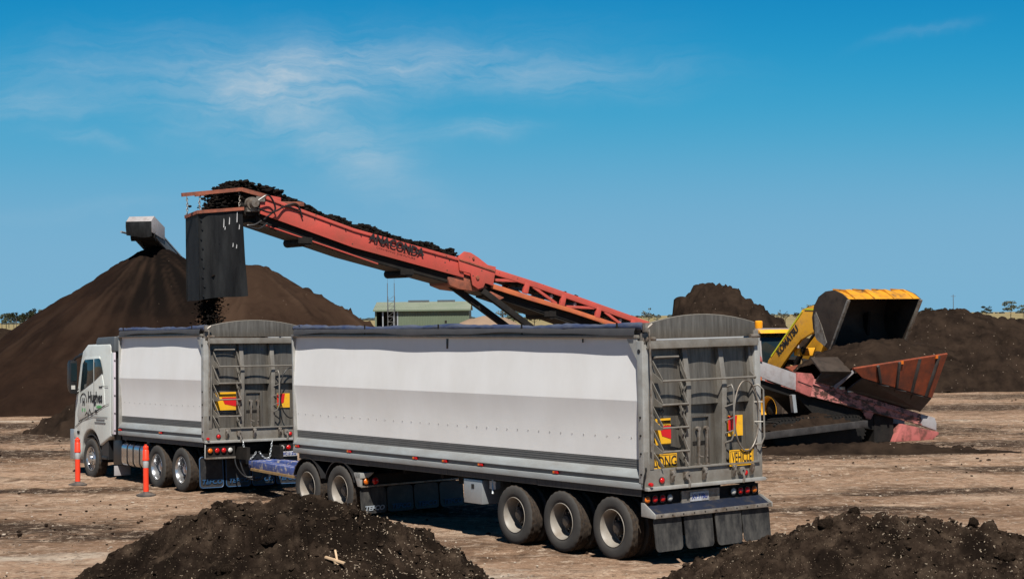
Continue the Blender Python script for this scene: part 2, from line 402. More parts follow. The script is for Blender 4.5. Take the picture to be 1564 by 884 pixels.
class MB:
    """Collects shapes for ONE mesh object."""

    def __init__(self):
        self.v, self.f = [], []

    def add(self, vs, fs):
        o = len(self.v)
        self.v += [tuple(p) for p in vs]
        self.f += [tuple(i + o for i in f) for f in fs]
        return self

    def box(self, x0, x1, y0, y1, z0, z1):
        vs = [(x, y, z) for x in (x0, x1) for y in (y0, y1) for z in (z0, z1)]
        return self.add(vs, [(0, 1, 3, 2), (4, 6, 7, 5), (0, 4, 5, 1), (2, 3, 7, 6), (0, 2, 6, 4), (1, 5, 7, 3)])

    def obox(self, c, size, rot):
        r = Euler(rot).to_matrix()
        h = Vector(size) / 2
        vs = [Vector(c) + r @ Vector((sx * h.x, sy * h.y, sz * h.z)) for sx in (-1, 1) for sy in (-1, 1) for sz in (-1, 1)]
        return self.add(vs, [(0, 1, 3, 2), (4, 6, 7, 5), (0, 4, 5, 1), (2, 3, 7, 6), (0, 2, 6, 4), (1, 5, 7, 3)])

    def prism(self, poly, axis, a, b):
        """poly: 2-D points in the two other axes (in x,y,z order); extruded along axis from a to b."""
        def p3(p, t):
            q = list(p)
            q.insert('xyz'.index(axis), t)
            return q
        n = len(poly)
        vs = [p3(p, a) for p in poly] + [p3(p, b) for p in poly]
        fs = [tuple(range(n)), tuple(range(2 * n - 1, n - 1, -1))]
        fs += [(i, n + i, n + (i + 1) % n, (i + 1) % n) for i in range(n)]
        return self.add(vs, fs)

    def bar(self, p0, p1, w, h, up=(0, 0, 1)):
        p0, p1 = Vector(p0), Vector(p1)
        d = (p1 - p0).normalized()
        s = d.cross(Vector(up))
        if s.length < 1e-4:
            s = d.cross(Vector((1, 0, 0)))
        s.normalize()
        u = s.cross(d).normalized()
        vs = []
        for p in (p0, p1):
            for a, b in ((-1, -1), (1, -1), (1, 1), (-1, 1)):
                vs.append(p + s * a * w / 2 + u * b * h / 2)
        return self.add(vs, [(3, 2, 1, 0), (4, 5, 6, 7), (0, 1, 5, 4), (1, 2, 6, 5), (2, 3, 7, 6), (3, 0, 4, 7)])

    def tube(self, pts, r, n=8, closed=False):
        pts = [Vector(p) for p in pts]
        rs = r if isinstance(r, (list, tuple)) else [r] * len(pts)
        m = len(pts)
        vs, prev = [], None
        for i, p in enumerate(pts):
            if closed:
                d = pts[(i + 1) % m] - pts[i - 1]
            else:
                d = pts[min(i + 1, m - 1)] - pts[max(i - 1, 0)]
            d.normalize()
            if prev is None:
                a = d.cross(Vector((0, 0, 1)))
                if a.length < 1e-3:
                    a = d.cross(Vector((1, 0, 0)))
            else:
                a = prev - d * prev.dot(d)
            a.normalize()
            prev = a
            b = d.cross(a)
            for k in range(n):
                t = 2 * math.pi * k / n
                vs.append(p + (a * math.cos(t) + b * math.sin(t)) * rs[i])
        fs = []
        for i in range(m if closed else m - 1):
            j = (i + 1) % m
            for k in range(n):
                fs.append((i * n + k, i * n + (k + 1) % n, j * n + (k + 1) % n, j * n + k))
        if not closed:
            fs += [tuple(range(n - 1, -1, -1)), tuple((m - 1) * n + k for k in range(n))]
        return self.add(vs, fs)

    def lathe(self, prof, axis='x', c=(0, 0, 0), n=48, closed=False):
        """prof: (radius, position along axis)"""
        vs = []
        for r, t in prof:
            for k in range(n):
                a = 2 * math.pi * k / n
                q = [r * math.cos(a), r * math.sin(a)]
                q.insert('xyz'.index(axis), t)
                vs.append((q[0] + c[0], q[1] + c[1], q[2] + c[2]))
        fs = []
        m = len(prof)
        for i in range(m if closed else m - 1):
            j = (i + 1) % m
            for k in range(n):
                fs.append((i * n + k, i * n + (k + 1) % n, j * n + (k + 1) % n, j * n + k))
        return self.add(vs, fs)

    def cyl(self, c, r, a, b, axis='x', n=20):
        self.lathe([(0.0005, a), (r, a), (r, b), (0.0005, b)], axis, c, n)
        return self

    def plate(self, poly, origin, ux, uy, thick):
        """flat polygon given in a plane (ux, uy), thick along its normal"""
        o, ux, uy = Vector(origin), Vector(ux), Vector(uy)
        nn = ux.cross(uy).normalized()
        n = len(poly)
        vs = [o + ux * p[0] + uy * p[1] + nn * thick / 2 for p in poly] + [o + ux * p[0] + uy * p[1] - nn * thick / 2 for p in poly]
        fs = [tuple(range(n)), tuple(range(2 * n - 1, n - 1, -1))]
        fs += [(i, n + i, n + (i + 1) % n, (i + 1) % n) for i in range(n)]
        return self.add(vs, fs)

    def build(self, name, m, parent=None, bevel=0.0, smooth=None, segs=2):
        me = bpy.data.meshes.new(name)
        me.from_pydata(self.v, [], self.f)
        me.update()
        bm = bmesh.new()
        bm.from_mesh(me)
        bmesh.ops.recalc_face_normals(bm, faces=bm.faces)
        if bevel:
            ed = [e for e in bm.edges if len(e.link_faces) == 2 and e.calc_face_angle(0) > 0.6]
            bmesh.ops.bevel(bm, geom=ed, offset=bevel, segments=segs, profile=0.6, affect='EDGES', clamp_overlap=True)
        bm.to_mesh(me)
        bm.free()
        if smooth is not None or bevel:
            me.polygons.foreach_set('use_smooth', [True] * len(me.polygons))
            me.set_sharp_from_angle(angle=R(smooth if smooth is not None else 40))
        me.materials.append(m)
        return link(name, me, parent)


def link(name, me, parent=None):
    o = bpy.data.objects.new(name, me)
    COL.objects.link(o)
    if parent is not None:
        o.parent = parent
    return o


def thing(name, label, cat, loc=(0, 0, 0), rot=(0, 0, 0), group=None):
    o = bpy.data.objects.new(name, None)
    o.empty_display_size = 0.3
    COL.objects.link(o)
    o.location = loc
    o.rotation_euler = rot
    tag(o, label, cat, group)
    return o


def tag(o, label=None, cat=None, group=None, kind=None):
    for k, v in (('label', label), ('category', cat), ('group', group), ('kind', kind)):
        if v:
            o[k] = v
    return o


def copy_tree(o, parent=None):
    c = o.copy()
    COL.objects.link(c)
    c.parent = parent
    for ch in list(o.children):
        copy_tree(ch, c)
    return c


def text(body, size, loc, face, m, parent, name='lettering', sx=1.0, shear=0.0, extrude=0.002, offset=0.0, align='CENTER', matrix=None):
    cu = bpy.data.curves.new('lettering_curve', 'FONT')
    cu.body = body
    cu.size = size
    cu.shear = shear
    cu.extrude = extrude
    cu.offset = offset
    cu.align_x = align
    cu.align_y = 'CENTER'
    cu.resolution_u = 3
    t = bpy.data.objects.new('lettering_tmp', cu)
    COL.objects.link(t)
    dg = bpy.context.evaluated_depsgraph_get()
    me = bpy.data.meshes.new_from_object(t.evaluated_get(dg))
    bpy.data.objects.remove(t)
    bpy.data.curves.remove(cu)
    me.materials.clear()
    me.materials.append(m)
    ax = {'rear': (Vector((1, 0, 0)), Vector((0, 0, 1))), 'left': (Vector((0, -1, 0)), Vector((0, 0, 1)))}
    if matrix is None:
        X, Y = ax[face]
    else:
        X, Y = Vector(matrix[0]).normalized(), Vector(matrix[1]).normalized()
    Z = X.cross(Y)
    mt = Matrix((X * sx, Y, Z)).transposed().to_4x4()
    mt.translation = loc
    me.transform(mt)
    return link(name, me, parent)


# numpy value noise --------------------------------------------------------
def vnoise(x, y, seed=0):
    xi, yi = np.floor(x).astype(np.int64), np.floor(y).astype(np.int64)
    fx, fy = x - xi, y - yi
    u, v = fx * fx * fx * (fx * (fx * 6 - 15) + 10), fy * fy * fy * (fy * (fy * 6 - 15) + 10)

    def h(a, b):
        n = (a * 374761393 + b * 668265263 + seed * 974634777) & 0xffffffff
        n = ((n ^ (n >> 13)) * 1274126177) & 0xffffffff
        return ((n ^ (n >> 16)) & 0xffff) / 65535.0
    a = h(xi, yi) * (1 - u) + h(xi + 1, yi) * u
    b = h(xi, yi + 1) * (1 - u) + h(xi + 1, yi + 1) * u
    return (a * (1 - v) + b * v) * 2 - 1


def fbm(x, y, octv=5, seed=0, gain=0.5):
    s, a, t = 0.0, 1.0, 0.0
    for o in range(octv):
        s = s + a * vnoise(x * 2 ** o + 17.3 * o, y * 2 ** o - 9.1 * o, seed + o)
        t += a
        a *= gain
    return s / t


def grid_mesh(name, X, Y, Z, m, keep=None, smooth=True, attrs=None):
    ny, nx = X.shape
    co = np.stack([X, Y, Z], -1).reshape(-1, 3)
    i = np.arange(nx * ny).reshape(ny, nx)
    q = np.stack([i[:-1, :-1], i[:-1, 1:], i[1:, 1:], i[1:, :-1]], -1).reshape(-1, 4)
    if keep is not None:
        k = keep.reshape(-1)
        q = q[k[q].any(1)]
        used = np.zeros(len(co), bool)
        used[q.reshape(-1)] = True
        mp = np.cumsum(used) - 1
        co = co[used]
        q = mp[q]
        if attrs:
            attrs = {a: v.reshape(-1)[used] for a, v in attrs.items()}
    me = raw_mesh(name, co, q, smooth)
    if attrs:
        for a, v in attrs.items():
            at = me.attributes.new(a, 'FLOAT', 'POINT')
            at.data.foreach_set('value', np.asarray(v, np.float32).reshape(-1))
    me.materials.append(m)
    return me


def raw_mesh(name, co, faces, smooth=True):
    co = np.asarray(co, np.float32)
    faces = np.asarray(faces, np.int32)
    k = faces.shape[1]
    me = bpy.data.meshes.new(name)
    me.vertices.add(len(co))
    me.vertices.foreach_set('co', co.reshape(-1))
    me.loops.add(faces.size)
    me.loops.foreach_set('vertex_index', faces.reshape(-1))
    me.polygons.add(len(faces))
    me.polygons.foreach_set('loop_start', np.arange(0, faces.size, k, dtype=np.int32))
    me.polygons.foreach_set('loop_total', np.full(len(faces), k, np.int32))
    me.polygons.foreach_set('use_smooth', np.full(len(faces), smooth))
    me.update(calc_edges=True)
    return me


def ico(sub):
    bm = bmesh.new()
    bmesh.ops.create_icosphere(bm, subdivisions=sub, radius=1.0)
    v = np.array([p.co[:] for p in bm.verts])
    f = np.array([[q.index for q in t.verts] for t in bm.faces])
    bm.free()
    return v, f


ICO1, ICO2, ICO3 = ico(1), ico(2), ico(3)


def rot_mats(n, g):
    q = g.normal(size=(n, 4))
    q /= np.linalg.norm(q, axis=1)[:, None]
    w, x, y, z = q.T
    return np.stack([np.stack([1 - 2 * (y * y + z * z), 2 * (x * y - z * w), 2 * (x * z + y * w)], -1),
                     np.stack([2 * (x * y + z * w), 1 - 2 * (x * x + z * z), 2 * (y * z - x * w)], -1),
                     np.stack([2 * (x * z - y * w), 2 * (y * z + x * w), 1 - 2 * (x * x + y * y)], -1)], 1)


def clods(name, pos, rad, m, parent=None, base=None, jag=0.28, squash=0.8, seed=1, smooth=False):
    """many small irregular lumps in one mesh"""
    g = np.random.default_rng(seed)
    bv, bf = base or ICO1
    n = len(pos)
    dirs = bv[None] * (1 + jag * g.normal(size=(n, len(bv), 1)))
    sc = rad[:, None] * np.stack([g.uniform(.75, 1.3, n), g.uniform(.75, 1.3, n), g.uniform(.6, 1.0, n) * squash], -1)
    P = np.einsum('nij,nvj->nvi', rot_mats(n, g), dirs) * sc[:, None, :] + np.asarray(pos)[:, None, :]
    F = bf[None] + (np.arange(n) * len(bv))[:, None, None]
    me = raw_mesh(name, P.reshape(-1, 3), F.reshape(-1, 3), smooth)
    me.materials.append(m)
    return link(name, me, parent)


def lump_mesh(name, m, seed, jag=0.3):
    """one larger clod with a crumbly surface"""
    bv, bf = ICO3
    out = []
    for p in bv:
        q = Vector(p) * 1.7 + Vector((seed * 7.1, seed * 3.3, 0))
        k = 1 + jag * mnoise.noise(q) + jag * 0.8 * mnoise.noise(q * 2.7) + jag * 0.55 * mnoise.noise(q * 6.0)
        out.append((p[0] * k, p[1] * k * 0.85, p[2] * k * 0.7))
    me = raw_mesh(name, out, bf, True)
    me.materials.append(m)
    return me


def lumps_into(Z, X, Y, n, rmin, rmax, g, region=None, power=2.2, high=0.9):
    """press n irregular domes (clods) into a height field"""
    x0, y0 = X[0, 0], Y[0, 0]
    dx, dy = X[0, 1] - X[0, 0], Y[1, 0] - Y[0, 0]
    ny, nx = X.shape
    for _ in range(n):
        r = rmin + (rmax - rmin) * g.random() ** power
        cx, cy = g.uniform(X[0, 0], X[0, -1]), g.uniform(Y[0, 0], Y[-1, 0])
        i0, i1 = max(0, int((cx - 1.5 * r - x0) / dx)), min(nx, int((cx + 1.5 * r - x0) / dx) + 2)
        j0, j1 = max(0, int((cy - 1.5 * r - y0) / dy)), min(ny, int((cy + 1.5 * r - y0) / dy) + 2)
        if i1 - i0 < 2 or j1 - j0 < 2:
            continue
        ci, cj = min(nx - 1, max(0, int((cx - x0) / dx))), min(ny - 1, max(0, int((cy - y0) / dy)))
        base = Z[cj, ci]
        if region is not None and not region(cx, cy, base):
            continue
        xs, ys = X[j0:j1, i0:i1] - cx, Y[j0:j1, i0:i1] - cy
        an = np.arctan2(ys, xs)
        ph = g.uniform(0, 6.28, 3)
        rr = r * (1 + .16 * np.sin(2 * an + ph[0]) + .12 * np.sin(3 * an + ph[1]) + .08 * np.sin(5 * an + ph[2]))
        d = np.hypot(xs * g.uniform(.8, 1.2), ys * g.uniform(.8, 1.2)) / rr
        dome = np.sqrt(np.clip(1 - d * d, 0, None)) * r * high * g.uniform(.5, 1.0)
        sub = Z[j0:j1, i0:i1]
        Z[j0:j1, i0:i1] = np.where(d < 1, np.maximum(sub, base + dome - .12 * r), sub)
    return Z

# ================================================================ setting: ground, field, far woods


def axis_coords(stops):
    """stops: list of (end, step) starting from first end"""
    out = [stops[0][0]]
    for end, step in stops[1:]:
        n = max(1, int(round((end - out[-1]) / step)))
        out += list(np.linspace(out[-1], end, n + 1)[1:])
    return np.array(out)


def gauss_patch(X, Y, cx, cy, a, b, rot=0.0, p=1.0):
    c, s = math.cos(rot), math.sin(rot)
    u, v = ((X - cx) * c + (Y - cy) * s) / a, (-(X - cx) * s + (Y - cy) * c) / b
    return np.exp(-(u * u + v * v) ** p)


def build_ground():
    xs = axis_coords([(-160, 0), (-40, 6), (-16, 0.4), (20, 0.16), (36, 0.4), (160, 6)])
    ys = axis_coords([(-40, 0), (20, 5), (60, 0.16), (105, 0.4), (260, 6)])
    X, Y = np.meshgrid(xs, ys)
    Z = 0.022 * fbm(X * 0.35, Y * 0.8, 5, 3) + 0.020 * fbm(X * 1.6, Y * 3.0, 4, 9) + 0.014 * fbm(X * 5, Y * 6, 2, 21)
    # shallow wheel ruts beside the lorries
    for k, (x0, y0, yaw) in enumerate([(8.0, 24.0, 0.95), (10.4, 25.6, 0.95), (2.0, 24.5, 0.5), (4.1, 25.5, 0.5)]):
        n = np.array([math.sin(yaw), math.cos(yaw)])
        d = (X - x0) * n[0] + (Y - y0) * n[1] + 0.25 * fbm(X * .2, Y * .2, 2, 40 + k)
        Z -= 0.03 * np.exp(-(d / 0.22) ** 2)
    fade = np.clip((150 - np.abs(X)) / 40, 0, 1) * np.clip((250 - Y) / 80, 0, 1) * np.clip((Y + 35) / 30, 0, 1)
    Z *= fade
    D = np.zeros_like(X)
    for p in [(-9.4, 33.6, 3.4, 1.7, 0.05), (-13.0, 37.5, 2.8, 1.2, 0.1), (-6.6, 32.8, 2.6, .8, .1), (-15, 60.5, 6.0, 4.0, 0.1), (-15, 53, 5, 2.5, .1), (-18, 67, 7, 2.6, 0.0), (-4.0, 31.5, 2.0, .7, .1),
              (14.0, 52.8, 5.5, 1.9, 0.05), (9.5, 50.0, 6.0, 2.6, 0.3), (19, 56.5, 6, 1.6, 0.0), (17.0, 73, 10, 3.5, 0.05), (26, 82, 10, 4.0, 0.0), (12, 60, 5, 5, 0), (9.0, 39.0, 3.5, .9, .1), (12.5, 44.5, 4.0, 1.1, .0),
              (-1.0, 36.5, 3.2, 1.8, -0.6), (-4.5, 39.5, 3.5, 1.6, -0.9), (6.5, 35.5, 3, 1.0, 0), (4.0, 47.5, 6, 2, .3), (-2.4, 17, 5, 4.6, 0), (3.2, 17, 5, 4.6, 0), (-10.5, 41.5, 2.5, .8, .1)]:
        D = np.maximum(D, 0.95 * gauss_patch(X, Y, *p))
    P = np.zeros_like(X)
    for p in [(-7.9, 29.8, 2.6, 0.85, 0.03), (-5.6, 31.6, 1.4, 0.6, 0.05), (-10.5, 30.8, 1.6, .7, 0), (-0.6, 27.0, 1.4, 1.1, 0.2), (-4.4, 34.6, 1.4, 0.7, 0.0), (-20, 70.5, 4, 1.2, 0), (16.5, 64.0, 2.5, .7, 0), (1.6, 25.8, 1.5, .8, -.5)]:
        P = np.maximum(P, 0.66 * gauss_patch(X, Y, *p))
    # wheel tracks: paler packed strips with darker loose edges
    for k, (x0, y0, yaw, w) in enumerate(((7.2, 24.0, 0.80, .28), (9.1, 25.2, 0.80, .28), (12.0, 38.0, 0.35, .30), (12.6, 40.0, 0.35, .30), (-6.0, 28.0, 0.12, .30), (-6.0, 30.2, 0.12, .30), (8.0, 44.5, .15, .3), (8.0, 46.6, .15, .3), (14.5, 61, .1, .4), (14.5, 64, .08, .4))):
        n = np.array([math.sin(yaw), math.cos(yaw)])
        d = (X - x0) * n[0] + (Y - y0) * n[1] + 0.5 * fbm(X * .12, Y * .12, 2, 140 + k)
        on = np.clip(.5 + 1.5 * fbm(X * .18, Y * .18, 3, 160 + k), 0, 1)
        P = np.maximum(P, 0.30 * on * np.exp(-(d / w) ** 2))
        D = np.maximum(D, 0.42 * on * np.exp(-((np.abs(d) - 1.7 * w) / (.5 * w)) ** 2))
        Z -= 0.035 * on * np.exp(-(d / w) ** 2) * fade
        Z += 0.030 * on * np.exp(-((np.abs(d) - 1.7 * w) / (.5 * w)) ** 2) * fade * (1 + fbm(X * 3, Y * 3, 3, 170 + k))
    me = grid_mesh('ground', X, Y, Z, M['ground'], attrs={'dark': D, 'pale': P})
    tag(link('ground', me), 'bare tan dirt yard with dark compost stains and pale worn patches', kind='structure')


build_ground()
fx = axis_coords([(-9000, 0), (-500, 1500), (500, 100), (9000, 1500)])
fy = axis_coords([(-500, 0), (0, 250), (600, 60), (9000, 1400)])
FX, FY = np.meshgrid(fx, fy)
tag(link('field', grid_mesh('field', FX, FY, np.full_like(FX, -0.06), M['field'])), 'dry grass paddock running to the horizon', kind='structure')

# a wood along the horizon that reads as one mass
n = 900
wx = np.linspace(-2400, 2400, n) + rng.normal(0, 2, n)
wy = 3000 + rng.uniform(-40, 40, n)
ht = 3.2 + 2.0 * fbm(wx * 0.006, wx * 0 + 3, 4, 5) + rng.uniform(-.5, .9, n)
o = clods('far_woodland', np.stack([wx, wy, ht * 0.2], -1), np.maximum(ht, 1.6), M['farwood'], seed=5, squash=1.0, jag=.2)
tag(o, 'low dark wood along the far horizon', kind='stuff')

# ================================================================ compost heaps


def heap(name, label, m, cx, cy, rx, ry, h, step, seed, tip=0.06, lump=0.12, lump_scale=0.9, fine=0.04, warp=0.10, n_clods=0, clod=(0.06, 0.25),
         margin=1.12, attrs=None, group=None, shape=None, cat='compost heap', runnels=0.0):
    X, Y = np.meshgrid(np.arange(cx - rx * margin, cx + rx * margin, step), np.arange(cy - ry * margin, cy + ry * margin, step))
    U, V = (X - cx) / rx, (Y - cy) / ry
    an = np.arctan2(V, U)
    r = np.hypot(U, V) * (1 + warp * fbm(np.cos(an) * 1.6 + 5, np.sin(an) * 1.6, 3, seed) + 0.3 * warp * fbm(X * .5, Y * .5, 3, seed + 3))
    Z = shape(r, U, V, X, Y) if shape else h * (1 - np.sqrt(r * r + tip * tip)) / (1 - tip)
    k = np.clip(Z / 0.5, 0, 1)
    Z = Z + k * (lump * fbm(X * lump_scale, Y * lump_scale, 5, seed + 7) + fine * fbm(X * lump_scale * 6, Y * lump_scale * 6, 3, seed + 13))
    if n_clods:
        lumps_into(Z, X, Y, n_clods, clod[0], clod[1], np.random.default_rng(seed), region=lambda x, y, z: z > 0.02)
    rr = np.hypot(X - cx, Y - cy)
    run = fbm(an * 9.0 + .3 * fbm(X * .4, Y * .4, 3, seed + 40), rr * 0.22, 4, seed + 41, .6)
    Z = Z + runnels * k * run * np.clip(rr / 4, 0, 1)
    keep = Z > -0.12
    Z = np.maximum(Z, -0.12)
    at = {a: f(X, Y, Z) for a, f in attrs.items()} if attrs else None
    if runnels:
        at = at or {}
        at['runnel'] = np.clip(.9 * run - .08 + .7 * fbm(X * .3, Y * .3, 3, seed + 50), 0, .85)
    me = grid_mesh(name, X - cx, Y - cy, Z, m, keep, attrs=at)
    o = link(name, me)
    o.location = (cx, cy, 0)
    tag(o, label, cat, group)
    return o, (X, Y, Z)


GH = 'compost heaps around the yard'
heap('compost_heap', 'tall smooth dark brown compost cone under the grey stacker head', M['compost_dark'], -16.7, 85.0, 11.5, 11.6, 7.35, 0.13, 21, tip=0.05, lump=0.16, lump_scale=0.7, fine=0.07, warp=0.09, group=GH, runnels=.07, n_clods=500, clod=(.04, .16),
     attrs={'fresh': lambda X, Y, Z: np.clip(1.15 * gauss_patch(X, Y, -15.6, 82.2, 2.6, 3.6, 0.2, 1.5) + 0.35 * fbm(X * 1.1, Y * .6, 4, 77) * gauss_patch(X, Y, -15.6, 81.5, 5, 6) - 0.05, 0, 1)})
heap('compost_heap', 'lighter brown compost cone behind the hanging black rubber chute', M['compost_brown'], -12.15, 84.6, 10.9, 10.6, 6.35, 0.13, 34, tip=0.10, lump=0.22, lump_scale=0.6, fine=0.09, warp=0.12, group=GH, runnels=.16, n_clods=600, clod=(.04, .20))
heap('compost_heap', 'small rough heap of dark compost in front of the white truck cab', M['compost_rough'], -13.2, 63.6, 4.0, 3.4, 2.05, 0.06, 45, tip=0.12, lump=0.22, fine=0.15, warp=0.25, n_clods=420, clod=(0.05, 0.26), group=GH)
heap('compost_heap', 'low dark compost bank at the left end of the field below the tree row', M['compost_rough'], -43.5, 150, 9, 7, 3.4, 0.3, 51, tip=0.25, lump=0.4, lump_scale=.4, fine=.12, group=GH)


def bitten(r, U, V, X, Y):
    z = 6.0 * (1 - np.sqrt(np.maximum(r, 0) ** 2.2 + 0.02)) + .25 * np.abs(fbm(X * 1.3, Y * 1.3, 3, 19))
    cut = np.clip((U + 0.44 + 0.06 * fbm(Y * .8, X * .8, 3, 4)) / 0.20, 0, 1)     # steep dug face on the left
    return z * (0.25 + 0.75 * cut ** 0.45) - 0.1


heap('compost_heap', 'blackish steep sided compost mound rising behind the trailer tailgate', M['compost_rough'], 9.35, 83.0, 6.6, 6.4, 5.6, 0.085, 63, lump=0.36, lump_scale=0.8, fine=0.20, warp=0.14, n_clods=420, clod=(0.08, 0.42), group=GH, shape=bitten)


def bank(r, U, V, X, Y):
    crest = 3.25 + 0.35 * np.clip((X - 18.5) / 2.5, 0, 1) + 0.55 * fbm(X * 0.13, X * 0 + 4.0, 3, 8) + 0.42 * np.exp(-((X - 22.6) / 2.2) ** 2) + 0.35 * np.exp(-((X - 29.5) / 3.5) ** 2) - 0.28 * np.exp(-((X - 26.3) / 1.2) ** 2)
    end = np.clip((1 - np.abs(U) ** 6), 0, 1)
    return crest * (1 - np.abs(V + 0.10 * fbm(X * .3, X * 0, 3, 91)) ** 1.25) * end - 0.05 * (1 - end)


heap('compost_heap', 'long dark compost bank across the yard behind the orange hopper', M['compost_rough'], 32.0, 93.0, 21.0, 6.2, 4, 0.11, 72, lump=0.45, lump_scale=0.55, fine=0.20, warp=0.0, n_clods=900, clod=(0.08, 0.38), group=GH, shape=bank, margin=1.05)
heap('soil_heap', 'pale brown soil mound between the green shed and the conveyor legs', M['pale_soil'], -1.0, 80.0, 6.5, 4.0, 3.95, 0.2, 83, tip=0.2, lump=0.12, fine=.05, cat='soil heap')
heap('compost_heap', 'low ridge of loose compost on the ground under the faded pink feeder', M['compost_rough'], 9.6, 50.3, 4.9, 1.1, 0.24, 0.045, 91, tip=0.25, lump=0.24, lump_scale=1.5, fine=0.08, warp=0.7, n_clods=320, clod=(0.03, 0.12), group=GH)


def near_mound(label, cx, cy, rx, ry, h, seed, n_clods, profile, clod_max, spare, dark, rough=1.0):
    step = 0.017
    X, Y = np.meshgrid(np.arange(cx - rx, cx + rx, step), np.arange(cy - ry, cy + ry * 0.62, step))
    Z = profile(X, Y)
    ez = np.clip(Z / 0.4, 0, 1)
    Z = Z + ez * (0.10 * fbm(X * 0.9, Y * 0.9, 4, seed) + rough * 0.075 * fbm(X * 3.0, Y * 3.0, 5, seed + 1, .6) + 0.058 * fbm(X * 9, Y * 9, 4, seed + 2, .62) + 0.030 * fbm(X * 24, Y * 24, 3, seed + 4, .6))
    g = np.random.default_rng(seed)
    lumps_into(Z, X, Y, n_clods, 0.022, clod_max, g, region=lambda x, y, z: z > 0.3, power=4.0)
    lumps_into(Z, X, Y, n_clods * 6, 0.012, 0.040, g, region=lambda x, y, z: z > 0.3, power=1.5, high=0.8)
    # small collapsed pockets between the clods
    Z -= ez * 0.07 * np.clip(fbm(X * 5.5, Y * 5.5, 3, seed + 8) - 0.18, 0, 1) ** .8
    Z = Z + 0.008 * fbm(X * 40, Y * 40, 2, seed + 5)
    moist = np.clip(fbm(X * 2.1, Y * 2.1, 5, seed + 60, .6) * 2.4 + dark, 0, 1) * 0.85
    keep = Z > -0.1
    Z = np.maximum(Z, -0.1)
    me = grid_mesh('compost_heap', X - cx, Y - cy, Z, M['compost_near'], keep, attrs={'moist': moist})
    o = link('compost_heap', me)
    o.location = (cx, cy, 0)
    tag(o, label, 'compost heap', 'foreground compost heaps')

    def zat(x, y):
        i, j = int((x - X[0, 0]) / step), int((y - Y[0, 0]) / step)
        return Z[min(max(j, 0), Z.shape[0] - 1), min(max(i, 0), Z.shape[1] - 1)]
    # bigger clods, each its own piece
    spare = [(x, y, r * .72) for q, (x, y, r) in enumerate(spare) if q % 3 != 2]
    lm = [lump_mesh('clod', M['compost_near'], seed + k, .42) for k in range(5)]
    for x, y, r in spare:
        c = link('clod', lm[g.integers(5)], o)
        c.location = (x - cx, y - cy, zat(x, y) + r * 0.05)
        c.scale = (r, r, r)
        c.rotation_euler = (g.uniform(-.4, .4), g.uniform(-.4, .4), g.uniform(0, 6.28))
    # loose crumbs and straw chips
    n = 11000
    px, py = g.uniform(X[0, 0], X[0, -1], n), g.uniform(Y[0, 0], Y[-1, 0], n)
    pz = np.array([zat(a, b) for a, b in zip(px, py)])
    ok = pz > 0.3
    px, py, pz = px[ok], py[ok], pz[ok]
    rr = 0.006 + 0.026 * g.random(len(px)) ** 4
    t = clods('loose_crumbs', np.stack([px - cx, py - cy, pz + rr * .3], -1), rr, M['compost_near'], o, seed=seed)
    tag(t, kind='stuff')
    n = 15000
    px, py = g.uniform(X[0, 0], X[0, -1], n), g.uniform(Y[0, 0], Y[-1, 0], n)
    dens = fbm(px * 0.8, py * 0.8, 3, seed + 31)
    pz = np.array([zat(a, b) for a, b in zip(px, py)])
    ok = (pz > 0.3) & (g.random(n) < 0.45 + 0.9 * dens)
    px, py, pz = px[ok], py[ok], pz[ok]
    k = len(px)
    bv = np.array([(sx, sy, sz) for sx in (-1, 1) for sy in (-1, 1) for sz in (-1, 1)], float)
    bf = np.array([(0, 1, 3, 2), (4, 6, 7, 5), (0, 4, 5, 1), (2, 3, 7, 6), (0, 2, 6, 4), (1, 5, 7, 3)])
    sc = np.stack([0.004 + 0.013 * g.random(k) ** 3, 0.003 + 0.003 * g.random(k), 0.0015 + 0.002 * g.random(k)], -1)
    sc[:, 0] *= np.where(g.random(k) < .035, 3.2, 1.0)        # a few long fibres
    V = np.einsum('nij,nvj->nvi', rot_mats(k, g), bv[None] * sc[:, None, :]) + np.stack([px - cx, py - cy, pz + 0.010], -1)[:, None, :]
    F = bf[None] + (np.arange(k) * 8)[:, None, None]
    me = raw_mesh('straw_chips', V.reshape(-1, 3), F.reshape(-1, 4), False)
    me.materials.append(M['chips'])
    tag(link('straw_chips', me, o), kind='stuff')
    return zat


def prof_left(X, Y):
    # a broad tipped load: shoulder on the left, crest, long tail to the right
    crest = np.interp(X, [-6.2, -4.4, -3.75, -3.1, -2.6, -2.2, -1.75, -1.2, -0.75, -0.30, 0.5, 1.6], [0.1, 1.20, 1.62, 1.98, 2.12, 2.12, 2.09, 1.94, 1.70, 1.40, 0.75, -.2])
    d = Y - 17.0
    fall = np.where(d < 0, 0.50 * np.abs(d) ** 1.08, 0.62 * np.abs(d) ** 1.2)
    return crest - fall + 0.06


def prof_right(X, Y):
    crest = np.interp(X, [-.2, 0.9, 1.35, 1.75, 2.3, 2.85, 3.2, 3.7, 4.2, 4.75, 5.3, 6.2, 7.5], [-.1, 1.12, 1.36, 1.53, 1.73, 1.86, 1.90, 1.87, 1.80, 1.70, 1.54, 1.1, 0.2])
    d = Y - 17.0
    fall = np.where(d < 0, 0.50 * np.abs(d) ** 1.08, 0.62 * np.abs(d) ** 1.2)
    return crest - fall + 0.04


